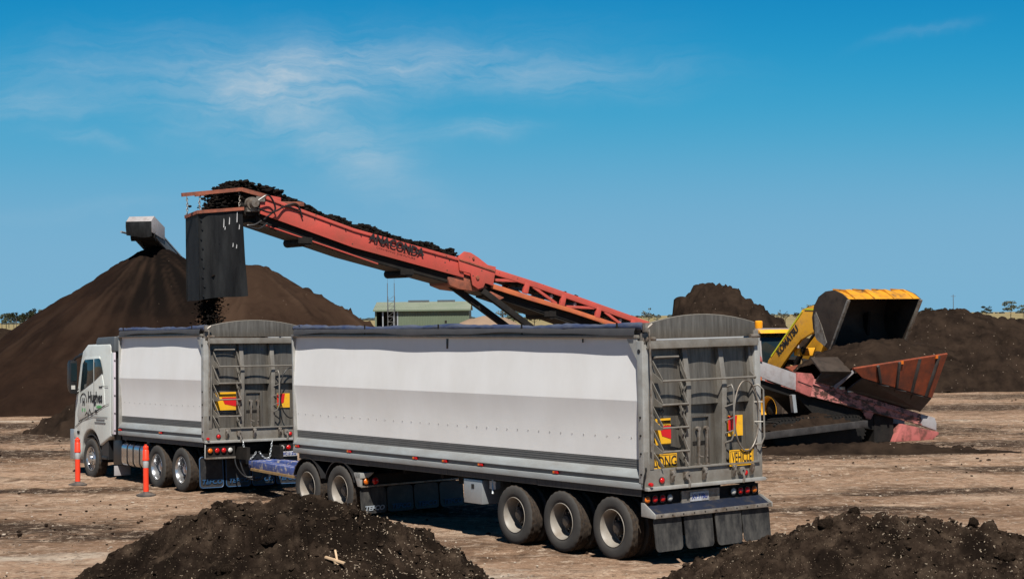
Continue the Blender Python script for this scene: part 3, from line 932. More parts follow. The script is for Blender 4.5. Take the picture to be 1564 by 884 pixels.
z_left = near_mound('near mound of dark clods with a split stick, in front of the trailer wheels', -2.3, 16.6, 3.9, 3.6, 2.2, 101, 900, prof_left, 0.15,
                    [(-2.78, 17.0, .085), (-2.5, 17.05, .05), (-1.75, 16.95, .10), (-2.05, 17.0, .075), (-1.5, 16.9, .075), (-3.1, 16.8, .09), (-3.3, 16.7, .075), (-0.62, 16.3, .15), (-1.1, 16.2, .11), (-2.2, 16.3, .10),
                     (-2.55, 16.0, .11), (-1.3, 15.9, .09), (-2.9, 15.9, .09), (-0.35, 16.8, .06), (-1.65, 16.1, .085), (-2.4, 16.55, .09), (-3.5, 16.2, .08), (-0.9, 16.6, .08), (-1.9, 15.7, .09)], 0.18)
z_right = near_mound('near mound of dark compost full of pale chips beside the trailer mud flaps', 3.3, 16.6, 3.7, 3.6, 2.0, 202, 420, prof_right, 0.12,
                     [(3.18, 17.0, .085), (4.3, 17.0, .075), (2.45, 16.75, .13), (2.9, 16.9, .12), (4.5, 16.6, .12), (3.15, 16.7, .075), (5.0, 16.9, .09), (1.55, 16.7, .06), (4.1, 16.75, .07), (2.1, 16.4, .07), (4.75, 16.95, .06)], -0.05, .5)

# split sticks lying on the near mound
t = thing('split_stick', 'two split pale sticks crossed on the clod mound in the foreground', 'stick', (-1.60, 16.15, z_left(-1.60, 16.15) + 0.035))
t.scale = (.9, .9, .9)
MB().bar((-.10, .02, .035), (.10, -.05, -.02), .035, .022).build('stick', M['wood'], t, 0.004)
MB().bar((-.005, .05, .10), (.03, -.03, -.04), .020, .016).bar((-.02, .0, .02), (.02, -.02, -.03), .04, .015).build('splinter', M['wood'], t, 0.003)

# ================================================================ lorry parts shared by truck and trailer


def rounded_rect(x0, x1, y0, y1, r, n=5):
    pts = []
    for cx, cy, a0 in ((x1 - r, y0 + r, -90), (x1 - r, y1 - r, 0), (x0 + r, y1 - r, 90), (x0 + r, y0 + r, 180)):
        for k in range(n + 1):
            a = R(a0 + 90 * k / n)
            pts.append((cx + r * math.cos(a), cy + r * math.sin(a)))
    return pts


def tyre_mb(rad=0.502, half=0.135, n=96, lug=0.008, inner=0.292):
    """radial tyre: rounded sidewalls, shoulder lugs and grooves; axis x, outer side at -x"""
    prof = [(inner, -half * .80), (inner + .02, -half * .96), (inner + .07, -half * 1.08), (rad - .06, -half * 1.06), (rad - .025, -half * .96)]
    tread = [(rad - .006, -half * .84, 1), (rad, -half * .78, 1), (rad, -half * .45, 1), (rad - .014, -half * .42, 0), (rad - .014, -half * .36, 0), (rad, -half * .33, 2),
             (rad, half * .33, 2), (rad - .014, half * .36, 0), (rad - .014, half * .42, 0), (rad, half * .45, 1), (rad, half * .78, 1), (rad - .006, half * .84, 1)]
    vs, ring = [], 0
    rows = [(r, t, 0) for r, t in prof] + tread + [(r, -t, 0) for r, t in reversed(prof)]
    for r, t, flag in rows:
        for k in range(n):
            a = 2 * math.pi * k / n
            rr = r
            if flag == 1 and (k % 4) in (2, 3):
                rr -= lug
            if flag == 2 and (k % 8) == 5:
                rr -= lug * .7
            vs.append((t, rr * math.cos(a), rr * math.sin(a)))
    fs = []
    for i in range(len(rows) - 1):
        for k in range(n):
            fs.append((i * n + k, i * n + (k + 1) % n, (i + 1) * n + (k + 1) % n, (i + 1) * n + k))
    m = MB()
    m.add(vs, fs)
    return m


def disc_with_holes(m, r0, r1, x, holes, n_per=4, frac=0.55, thick=0.012):
    """annulus r0..r1 with gaps: spokes between the hand holes"""
    for h in range(holes):
        a0 = 2 * math.pi * h / holes
        a1 = a0 + 2 * math.pi / holes * frac
        for k in range(n_per):
            b0, b1 = a0 + (a1 - a0) * k / n_per, a0 + (a1 - a0) * (k + 1) / n_per
            q = [(x, r * math.cos(b), r * math.sin(b)) for r, b in ((r0, b0), (r1, b0), (r1, b1), (r0, b1))]
            m.add(q + [(p[0] + thick, p[1], p[2]) for p in q], [(0, 1, 2, 3), (7, 6, 5, 4), (0, 4, 5, 1), (1, 5, 6, 2), (2, 6, 7, 3), (3, 7, 4, 0)])
    return m


def make_wheel(parent, kind):
    """kind: 'dual' outer rear wheel with deep painted rim, 'alloy' the same in polished alloy, 'steer' convex alloy, 'plain' inner wheel"""
    w = tyre_mb().build('wheel', M['tyre'], parent, smooth=35)
    w.data.materials.append(M['tread'])
    for p in w.data.polygons:
        if math.hypot(p.center[1], p.center[2]) > 0.490 and abs(p.center[0]) < 0.120:
            p.material_index = 1
    if kind == 'plain':
        MB().lathe([(.292, -.11), (.27, -.05), (.27, .1), (.292, .12)], 'x', n=32).lathe([(.27, 0), (.05, 0)], 'x', n=32).build('rim', M['rimdark'], w, smooth=40)
        return w
    rm = M['rim'] if kind == 'dual' else M['alloy']
    if kind == 'steer':
        m = MB().lathe([(.288, -.10), (.303, -.128), (.296, -.134), (.284, -.118), (.268, -.10), (.262, -.07), (.245, -.075)], 'x', n=48)
        disc_with_holes(m, .175, .246, -.085, 10, frac=.6)
        m.lathe([(.178, -.09), (.15, -.125), (.125, -.128), (.11, -.11), (.105, -.15), (.085, -.175), (.0005, -.18)], 'x', n=40)
        m.build('rim', rm, w, smooth=35)
        MB().lathe([(.27, -.04), (.0005, -.04)], 'x', n=32).build('brake_drum', M['dark'], w)
        nut_x, nr = -.14, .140
    else:
        MB().lathe([(.288, -.10), (.304, -.128), (.297, -.135), (.286, -.120), (.274, -.095), (.264, -.03), (.260, .100), (.25, .105), (.24, .10)], 'x', n=48).build('rim', rm, w, smooth=35)
        d = MB().lathe([(.245, .10), (.225, .095)], 'x', n=48)
        disc_with_holes(d, .165, .228, .090, 10, frac=.55)
        d.lathe([(.168, .095), (.150, .055), (.12, .055), (.112, .06), (.105, -.02), (.085, -.045), (.0005, -.05)], 'x', n=40)
        d.build('rim_disc', M['rimdark'] if kind == 'dual' else M['alloy'], w, smooth=35)
        MB().lathe([(.262, .13), (.0005, .13)], 'x', n=32).build('brake_drum', M['dark'], w)
        nut_x, nr = .04, .136
    m = MB()
    for k in range(10):
        a = 2 * math.pi * k / 10
        m.cyl((0, nr * math.cos(a), nr * math.sin(a)), .014, nut_x - .02, nut_x + .02, 'x', 6)
    tag(m.build('wheel_nuts', M['steel'], w), kind='stuff')
    return w


def wheel_set(root, protos, ys, kinds=('dual', 'plain'), z=0.502):
    """left outer (+inner) and right outer (+inner) wheels on each axle"""
    for y in ys:
        for side in (-1, 1):
            for k, kind in enumerate(kinds):
                x = side * (1.25 - .02 - .145 - k * .33)
                if kind in protos:
                    w = copy_tree(protos[kind], root)
                else:
                    w = make_wheel(root, kind)
                    protos[kind] = w
                w.location = (x, y, z)
                w.rotation_euler = (random.uniform(0, 6.28), 0, 0 if side < 0 else math.pi)
                if side > 0:
                    w.rotation_euler = (random.uniform(0, 6.28), 0, math.pi)
    for y in ys:
        MB().tube([(-.95, y, z), (.95, y, z)], .07, 12).build('axle', M['dark'], root, smooth=40)


def round_light(root, x, y, z, m, r=.055, ring=True, face='rear', name='tail_light'):
    d = -1 if face == 'rear' else 1
    if face == 'rear':
        o = MB().lathe([(.0005, -.045), (r * .55, -.04), (r * .9, -.028), (r, -.012), (r, .02)], 'y', (x, y, z), 20).build(name, m, root, smooth=50)
        if ring:
            MB().lathe([(r * 1.0, -.018), (r * 1.18, -.018), (r * 1.18, .02)], 'y', (x, y, z), 20).build('lamp_ring', M['black'], o, smooth=40)
    return o


def side_marker(root, y, z, x=-1.262, ln=.09):
    o = MB().box(x - .018, x + .02, y - ln / 2, y + ln / 2, z - .022, z + .022).build('side_marker_light', M['lred'], root, .006)
    MB().box(x - .020, x + .0, y + ln / 2, y + ln / 2 + .045, z - .02, z + .02).build('amber_lens', M['lorange'], o, .005)
    return o


def mud_flap(root, x0, x1, y, z0, z1, m, bend=.02, lettering=None, tm=None, outline=None, size=.1):
    n = 8
    me = MB()
    outl = rounded_rect(x0, x1, z0, z1, .07)
    cx, cz = (x0 + x1) / 2, (z0 + z1) / 2
    ph = random.uniform(0, 6.28)

    def yy(x, z):
        t = (z1 - z) / (z1 - z0)
        return y - bend * t * (1 + .8 * math.sin((x - x0) * 5 + ph)) - .035 * t * t
    rings = []
    for s in (1.0, .7, .4, .05):
        rings.append([(cx + (px - cx) * s, yy(cx + (px - cx) * s, cz + (pz - cz) * s), cz + (pz - cz) * s) for px, pz in outl])
    k = len(outl)
    vs = [p for r_ in rings for p in r_]
    fs = [(i * k + j, i * k + (j + 1) % k, (i + 1) * k + (j + 1) % k, (i + 1) * k + j) for i in range(3) for j in range(k)]
    fs.append(tuple(3 * k + j for j in range(k)))
    back = [(p[0], p[1] + .014, p[2]) for p in vs]
    o_ = len(vs)
    fs2 = [tuple(i + o_ for i in reversed(f)) for f in fs]
    fs3 = [(j, j + o_, (j + 1) % k + o_, (j + 1) % k) for j in range(k)]
    me.add(vs + back, fs + fs2 + fs3)
    o = me.build('mud_flap', m, root, smooth=40)
    if outline:
        b = MB()
        b.tube([(cx + (px - cx) * .965, yy(cx + (px - cx) * .965, cz + (pz - cz) * .97) - .004, cz + (pz - cz) * .97) for px, pz in outl], .011, 5, closed=True)
        b.build('flap_border', outline, o, smooth=50)
    if lettering:
        zt = z0 + .20 * (z1 - z0)
        text(lettering, size, (cx, yy(cx, zt) - .022, zt), 'rear', tm, o, sx=1.15, shear=.2, offset=.004)
    return o


def build_body(root, L, seed, hide_right=False):
    g = random.Random(seed)
    XL = -1.25
    # ---- side walls: crease half way up, as pressed
    for s, nm in ((1, 'left'), (-1, 'right')):
        poly = [(XL + .086, 1.62), (XL + .083, 1.80), (XL + .074, 2.05), (XL + .055, 2.30), (XL + .020, 2.53), (XL + .021, 2.55), (XL + .042, 2.82), (XL + .066, 3.15), (XL + .086, 3.50), (XL + .14, 3.50), (XL + .14, 1.62)]
        ny = int(L / .22)
        m = MB()
        P = [(s * p[0], p[1]) for p in poly]
        # a few lengthwise divisions with slight oil-canning
        vs, fs = [], []
        for k in range(ny + 1):
            y = .08 + (L - .10) * k / ny
            for i, p in enumerate(P):
                w = s * (.0035 * math.sin(y * 1.9 + seed * 2 + i * .5) * math.sin(y * .7 + i)) if 0 < k < ny and 0 < i < 8 and i not in (4, 5) else 0
                vs.append((p[0] + w, y, p[1]))
        q = len(P)
        for k in range(ny):
            for i in range(q):
                j = (i + 1) % q
                fs.append((k * q + i, k * q + j, (k + 1) * q + j, (k + 1) * q + i))
        fs += [tuple(range(q)), tuple(ny * q + i for i in range(q))]
        m.add(vs, fs)
        m.build('side_panel', M['white'], root, smooth=6)
        # grooved grey band, sloped ledge, recess, bottom rail
        m = MB()
        for k in range(4):
            z = 1.475 + .037 * k
            m.box(min(s * (XL + .088), s * (XL + .14)), max(s * (XL + .088), s * (XL + .14)), .06, L - .02, z, z + .024)
        m.box(min(s * (XL + .10), s * (XL + .139)), max(s * (XL + .10), s * (XL + .139)), .06, L - .02, 1.473, 1.619)
        m.build('grooved_band', M['stripe'], root)
        MB().prism([(s * XL, 1.335), (s * (XL + .004), 1.352), (s * (XL + .09), 1.472), (s * (XL + .16), 1.472), (s * (XL + .16), 1.335)], 'y', .02, L + .03).build('side_ledge', M['ledge'], root, .006)
        MB().box(min(s * (XL + .035), s * (XL + .15)), max(s * (XL + .035), s * (XL + .15)), .03, L, 1.262, 1.338).build('rail_recess', M['stripe'], root)
        MB().box(min(s * XL, s * (XL + .16)), max(s * XL, s * (XL + .16)), .0, L + .03, 1.163, 1.262).build('bottom_rail', M['ledge'], root, .012)
        MB().box(min(s * (XL - .012), s * (XL + .15)), max(s * (XL - .012), s * (XL + .15)), .08, L + .02, 3.50, 3.552).build('top_rail', M['gatelight'], root, .012)
        MB().box(min(s * (XL + .07), s * (XL + .145)), max(s * (XL + .07), s * (XL + .145)), .08, L, 3.552, 3.63).build('upper_rail', M['stripe'], root)
        # skirt
        m = MB()
        nseg = max(2, int(L / 2.4))
        for k in range(nseg):
            y0, y1 = .1 + (L - .25) * k / nseg, .1 + (L - .25) * (k + 1) / nseg - .006
            m.box(min(s * (XL + .04), s * (XL + .052)), max(s * (XL + .04), s * (XL + .052)), y0, y1, 1.055 + g.uniform(-.006, .006), 1.163)
        m.build('rubber_skirt', M['skirt'], root)
        # rivets
        m = MB()
        for k in range(int(L / .30)):
            y = .35 + .30 * k
            m.cyl((s * (XL + .077), y, 1.955), .009, -.010, .010, 'x', 6)
        tag(m.build('rivets', M['alu'], root), kind='stuff')
        # corner posts at both ends
        MB().box(min(s * (XL - .006), s * (XL + .12)), max(s * (XL - .006), s * (XL + .12)), -.03, .10, 1.262, 3.46).build('corner_post', M['alu'], root, .012)
        MB().box(min(s * (XL + .01), s * (XL + .12)), max(s * (XL + .01), s * (XL + .12)), L - .02, L + .03, 1.262, 3.50).build('corner_post', M['alu'], root, .01)
        m = MB()
        for z in (1.72, 2.0, 2.28, 1.40):
            m.cyl((s * (XL - .012), .03, z), .016, -.012, .012, 'x', 8)
        tag(m.build('post_bolts', M['dark'], root), kind='stuff')
        MB().cyl((s * (XL - .004), .04, 3.30), .034, -.01, .01, 'x', 16).build('post_grommet', M['black'], root)
        MB().prism([(.10, 3.495), (.34, 3.495), (.10, 3.16)], 'x', min(s * (XL + .0), s * (XL + .02)), max(s * (XL + .0), s * (XL + .02))).build('corner_gusset', M['alu'], root)
    # tarp roll along the left top edge
    pts, rs = [], []
    k = int(L / .12)
    for i in range(k + 1):
        y = -.02 + (L - .05) * i / k
        pts.append((XL + .045 + .010 * math.sin(y * 2.1 + seed), y, 3.672 + .012 * math.sin(y * 1.3 + seed) + g.uniform(-.006, .006)))
        rs.append(.056 + .010 * math.sin(y * 3.7 + 1) + g.uniform(-.007, .007))
    tr = MB().tube(pts, rs, 14).build('tarp_roll', M['tarp'], root, smooth=60)
    MB().tube([(XL + .05, -.10, 3.675), (XL + .05, L + .02, 3.675)], .024, 8).build('roll_pipe', M['dark'], tr, smooth=40)
    for i in range(max(2, int(L / 2.1))):
        y = .55 + i * (L - .9) / max(1, int(L / 2.1) - 1)
        MB().box(XL - .022, XL - .012, y - .018, y + .018, 3.56, 3.74).build('tarp_strap', M['dark'], tr)
    # hanging edge of the tarp: a sagging fold below the roll
    m = MB()
    n = 60
    vs, fs = [], []
    for i in range(n + 1):
        y = .10 + (L - .25) * i / n
        sag = .030 + .020 * math.sin(y * 1.15 + seed) + .010 * math.sin(y * 3.1)
        vs += [(XL - .02, y, 3.66), (XL - .045, y, 3.61), (XL - .045, y, 3.60 - max(0.0, sag))]
    for i in range(n):
        for j in range(2):
            a = i * 3 + j
            fs.append((a, a + 1, a + 4, a + 3))
    m.add(vs, fs).build('tarp_edge', M['tarpdark'], tr, smooth=60)
    # floor, headboard
    MB().box(-1.09, 1.09, .14, L - .02, 1.20, 1.30).build('floor', M['dark'], root)
    arc = [(-1.12, 1.30)] + [(x, 3.52 + .17 * (1 - (x / 1.12) ** 2)) for x in np.linspace(-1.12, 1.12, 15)] + [(1.12, 1.30)]
    MB().prism(arc, 'y', L - .04, L + .0).build('headboard', M['gate'], root)
    # ------------------------------------------------------------- tailgate
    tg = MB()
    zs = [3.34, 3.1, 2.85, 2.6, 2.46, 2.435, 2.43, 2.2, 1.9, 1.6, 1.46]
    prof = {3.34: .125, 3.1: .112, 2.85: .095, 2.6: .080, 2.46: .072, 2.435: .070, 2.43: .175, 2.2: .165, 1.9: .15, 1.6: .145, 1.46: .14}
    xs = np.linspace(-1.14, 1.14, 37)
    vs, fs = [], []
    bays = [(-1.14, -.35), (-.35, .41), (.41, 1.14)]
    for z in zs:
        for x in xs:
            b = next(q for q in bays if q[0] - 1e-6 <= x <= q[1] + 1e-6)
            t = (x - b[0]) / (b[1] - b[0]) * 2 - 1
            vs.append((x, prof[z] - .042 * (1 - t * t), z))
    nx = len(xs)
    for i in range(len(zs) - 1):
        for j in range(nx - 1):
            fs.append((i * nx + j, i * nx + j + 1, (i + 1) * nx + j + 1, (i + 1) * nx + j))
    tg.add(vs, fs)
    tg.box(-1.14, 1.14, .19, .215, 1.46, 3.45)
    gate = tg.build('tailgate', M['gate'], root, smooth=35)
    # ribs: triangular webs, narrow at the top
    for x in (-.35, .41):
        m = MB()
        m.prism([(.15, 3.33), (.07, 3.33), (-.03, 2.72), (.02, 1.47), (.17, 1.47)], 'x', x - .012, x + .012)
        m.prism([(.068, 3.33), (.052, 3.33), (-.045, 2.72), (.005, 1.47), (.023, 1.47), (-.027, 2.72)], 'x', x - .012, x + .085)
        m.build('rib', M['gatelight'], gate, .004)
    for x in (-1.14, 1.06):
        MB().prism([(.15, 3.33), (.05, 3.33), (-.045, 2.6), (-.045, 1.47), (.17, 1.47)], 'x', x, x + .08).build('edge_rib', M['gatelight'], gate, .004)
    # top beam and curved plate
    MB().prism([(-.085, 3.335), (-.085, 3.46), (.15, 3.46), (.15, 3.43), (-.055, 3.43), (-.055, 3.36), (.15, 3.36), (.15, 3.335)], 'x', -1.17, 1.17).build('top_beam', M['gatelight'], gate, .005)
    arc = [(-1.17, 3.485)] + [(x, 3.70 + .145 * (1 - (x / 1.17) ** 2)) for x in np.linspace(-1.17, 1.17, 25)] + [(1.17, 3.485)]
    MB().prism(arc, 'y', -.005, .03).build('arched_plate', M['gate'], gate, .004)
    arc2 = [(x, 3.702 + .147 * (1 - (x / 1.17) ** 2)) for x in np.linspace(-1.17, 1.17, 25)]
    m = MB()
    m.tube([(x, .012, z) for x, z in arc2], .013, 6)
    m.build('arch_edge', M['gatelight'], gate, smooth=50)
    for s in (-1, 1):
        MB().cyl((s * 1.10, -.06, 3.485), .035, -.09, .09, 'x', 14).box(s * 1.17 - .05, s * 1.17 + .05, -.03, .05, 3.40, 3.58).build('top_hinge', M['steel'], gate, .004)
    # crank gear for the tarp roll, top left, with its long handle tube
    m = MB()
    m.box(XL - .0, XL + .08, -.12, -.05, 3.60, 3.74)
    m.tube([(XL + .05, -.10, 3.66), (XL + .13, -.12, 3.72)], .025, 8)
    m.tube([(XL + .085, -.11, 3.64), (XL + .10, -.11, 2.9), (XL + .095, -.10, 1.75)], .017, 8)
    m.build('tarp_crank', M['steel'], root, smooth=40)
    # ---- ladder
    rungs = [1.73, 2.10, 2.46]
    for z in rungs:
        m = MB()
        m.tube([(-.93, -.10, z), (-.38, -.10, z)], .017, 8)
        m.plate([(0, 0), (.20, .0), (.20, .035), (0, .17)], (-.945, .10, z - .03), (.10, -.995, 0), (0, 0, 1), .012)
        m.plate([(0, 0), (.16, .0), (.16, .035), (0, .17)], (-.37, .06, z - .03), (.0, -1.0, 0), (0, 0, 1), .012)
        m.build('ladder_rung', M['gatelight'], gate, smooth=40)
    MB().tube([(-.98, -.02, 3.20), (-.50, -.02, 3.20)], .017, 8).bar((-.98, -.02, 3.20), (-.98, .10, 3.20), .02, .03).bar((-.50, -.02, 3.20), (-.50, .10, 3.20), .02, .03).build('ladder_rung', M['gatelight'], gate, smooth=40)
    for z0, z1 in ((1.47, 1.73), (1.73, 2.10), (2.10, 2.46), (2.46, 2.83), (2.83, 3.18)):
        MB().bar((-1.00, .09, z1 + .02), (-.915, -.09, z0 + .02), .05, .012, (1, 0, 0)).build('ladder_strut', M['gatelight'], gate)
        MB().bar((-.42, .06, z1 - .02), (-.40, -.08, z0 + .02), .045, .012, (1, 0, 0)).build('ladder_strut', M['gatelight'], gate)
    # grab bar across
    m = MB()
    m.tube([(-.93, -.12, 2.83), (1.06, -.12, 2.83)], .017, 8)
    m.plate([(0, 0), (.22, .0), (.22, .03), (0, .18)], (-.945, .10, 2.80), (.06, -.995, 0), (0, 0, 1), .012)
    m.plate([(0, 0), (.22, .0), (.22, .03), (0, .18)], (1.07, .10, 2.80), (-.06, -.995, 0), (0, 0, 1), .012)
    m.build('grab_bar', M['gatelight'], gate, smooth=40)
    # hose loop on the right bay and the two tube handles
    pts = [(.86 + .29 * math.cos(a), -.10 + .02 * math.cos(a), 2.22 + .56 * math.sin(a) * (1 if math.sin(a) > 0 else 1.02)) for a in np.linspace(0, 2 * math.pi, 41)[:-1]]
    hose_mat = M['black'] if seed == 2 else M['steel']
    MB().tube(pts, .014, 8, closed=True).build('hose_loop', hose_mat, gate, smooth=50)
    m = MB()
    m.tube([(.49, -.02, 2.68), (.52, -.13, 2.72), (.54, -.15, 2.64), (.54, -.15, 1.95), (.50, -.13, 1.84), (.46, -.03, 1.80)], .016, 8)
    for z in (2.42, 2.2, 2.0):
        m.tube([(.54, -.15, z), (.46, -.03, z - .05)], .012, 6)
    m.build('tube_handle', M['gatelight'], gate, smooth=50)
    m = MB()
    m.tube([(1.06, -.03, 2.68), (1.11, -.12, 2.70), (1.19, -.15, 2.62), (1.20, -.15, 1.86), (1.15, -.13, 1.74), (1.06, -.03, 1.74)], .016, 8)
    for z in (2.42, 2.1):
        m.tube([(1.195, -.15, z), (1.08, -.03, z)], .010, 6)
    m.build('tube_handle', M['gatelight'], gate, smooth=50)
    # grain hatch with two levers
    hx0, hx1 = -.22, .17
    m = MB()
    m.box(hx0, hx1, .06, .12, 1.42, 2.24)
    for a, b, c, d in ((hx0 - .02, hx0 + .02, 1.40, 2.26), (hx1 - .02, hx1 + .02, 1.40, 2.26)):
        m.box(a, b, .02, .09, c, d)
    m.box(hx0 - .02, hx1 + .02, .022, .091, 2.225, 2.262)
    hd = m.build('hatch', M['gate'], gate, .004)
    MB().box(hx0 + .03, hx1 - .03, .045, .075, 1.80, 1.85).build('latch_strap', M['dark'], hd)
    for x in (-.10, .07):
        m = MB()
        m.bar((x, .0, 1.46), (x, -.02, 2.02), .035, .03, (0, 1, 0))
        m.cyl((x, -.005, 2.05), .035, -.03, .03, 'y', 12)
        m.box(x - .03, x + .03, -.05, .06, 1.44, 1.50)
        m.tube([(x, -.02, 1.62), (x + (.08 if x < 0 else .0), -.03, 1.60)], .012, 6)
        m.build('hatch_lever', M['steel'], hd, smooth=40)
    # bottom frame with rounded inner corners
    m = MB()
    out = [(-1.25, 1.20), (1.25, 1.20), (1.25, 1.75), (1.17, 1.75)]
    inner = [(1.17, 1.62)]
    for k in range(7):
        a = R(0 - 90 * k / 6)
        inner.append((1.01 + .16 * math.cos(a), 1.63 + .16 * math.sin(a)))
    for k in range(7):
        a = R(-90 - 90 * k / 6)
        inner.append((-1.01 + .16 * math.cos(a), 1.63 + .16 * math.sin(a)))
    poly = out + inner + [(-1.17, 1.75), (-1.25, 1.75)]
    m.prism(poly, 'y', -.035, .06)
    m.build('bottom_frame', M['gatelight'], gate, .006)
    MB().box(-1.255, 1.255, -.115, -.03, 1.150, 1.205).build('bottom_lip', M['alu'], gate, .008)
    MB().box(-.62, 1.17, -.075, -.03, 1.445, 1.475).build('gate_sill', M['gatelight'], gate, .006)
    for x in (-.72, -.05, .58):
        m = MB()
        m.prism([(-.03, 1.45), (-.12, 1.44), (-.13, 1.36), (-.07, 1.25), (-.03, 1.24)], 'x', x - .022, x + .022)
        m.cyl((x, -.10, 1.41), .026, -.035, .035, 'x', 10)
        m.build('gate_lock', M['steel'], gate, .003)
    for x in (.98,):
        MB().prism([(-.03, 1.45), (-.12, 1.44), (-.13, 1.36), (-.07, 1.25), (-.03, 1.24)], 'x', x - .022, x + .022).build('gate_lock', M['steel'], gate, .003)
    for x in (-.42, .74):
        m = MB()
        m.lathe([(.02, -.13), (.062, -.125), (.062, -.09), (.02, -.085)], 'y', (x, 0, 1.335), 14)
        m.box(x - .05, x + .05, -.10, -.03, 1.30, 1.40)
        m.tube([(x, -.10, 1.32), (x + .02, -.13, 1.24), (x + .01, -.11, 1.15)], .022, 8)
        m.build('hose_coupling', M['steel'], gate, smooth=40)
    for x in (-.91, .86):
        round_light(root, x, -.035, 1.29, M['lred'], .048, name='round_reflector').data.materials[0] = M['lred']
    return gate


def sign_plate(root, x0, x1, z0, z1, y, m, name='warning_plate'):
    return MB().box(x0, x1, y - .004, y + .004, z0, z1).build(name, m, root)


def hazard_plate(root, x0, x1, z0, z1, y, flip, words=False):
    p = sign_plate(root, x0, x1, z0, z1, y, M['yellow_sign'], 'marker_plate')
    w, h = x1 - x0, z1 - z0
    if flip:      # red block upper left with a slanted foot
        poly = [(0, .98), (.62, .98), (.52, .36), (0, .16)]
    else:
        poly = [(1, .72), (.30, .72), (.44, .34), (1, .20)]
    MB().plate([(a * w, b * h) for a, b in poly], (x0, y - .008, z0), (1, 0, 0), (0, 0, 1), .004).build('red_panel', M['red_sign'], p)
    if words:
        for k in range(2):
            text(['DO NOT OVERTAKE', 'TURNING VEHICLE'][k], .055, ((x0 + x1) / 2 + .02, y - .007, z1 - .055 - .07 * k), 'rear', M['ink'], p, sx=.52, offset=.001)
    return p

# ================================================================ trailer
YAW1, YAW2 = 0.9387, 0.9638


def vehicle_root(name, label, cat, X, Y, yaw, pitch, lean):
    th = math.pi / 2 - yaw
    cx, cy = X + 1.25 * math.sin(yaw), Y + 1.25 * math.cos(yaw)
    return thing(name, label, cat, (cx, cy, 1.25 * lean), (pitch, -lean, th))


PROTO = {}


def rear_bar(root, y, z0, z1, depth, m, lip):
    """sloping under-run shelf above the mud flaps"""
    b = MB().prism([(y, z1), (y + .02, z1), (y - depth + .02, z0), (y - depth, z0)], 'x', -1.239, 1.221).build('rear_shelf', m, root, .003)
    MB().box(-1.239, 1.221, y - depth - .014, y - depth + .014, z0 - .035, z0 + .03).build('shelf_lip', lip, b, .003)
    MB().prism([(y + .03, z1 + .06), (y + .03, z0 - .02), (y - depth - .018, z0 - .035), (y - depth - .018, z0 + .035), (y - .03, z1 + .06)], 'x', -1.262, -1.240).build('end_cheek', M['alu'], b, .003)
    MB().prism([(y + .03, z1 + .02), (y + .03, z0 - .02), (y - depth - .018, z0 - .035), (y - depth - .018, z0 + .035), (y - .03, z1 + .02)], 'x', 1.222, 1.236).build('end_cheek', M['alu'], b, .003)
    m_ = MB()
    for k in range(11):
        m_.cyl((-1.12 + k * .225, y - depth - .016, z0), .012, -.006, .006, 'y', 6)
    tag(m_.build('lip_bolts', M['dark'], b), kind='stuff')
    return b


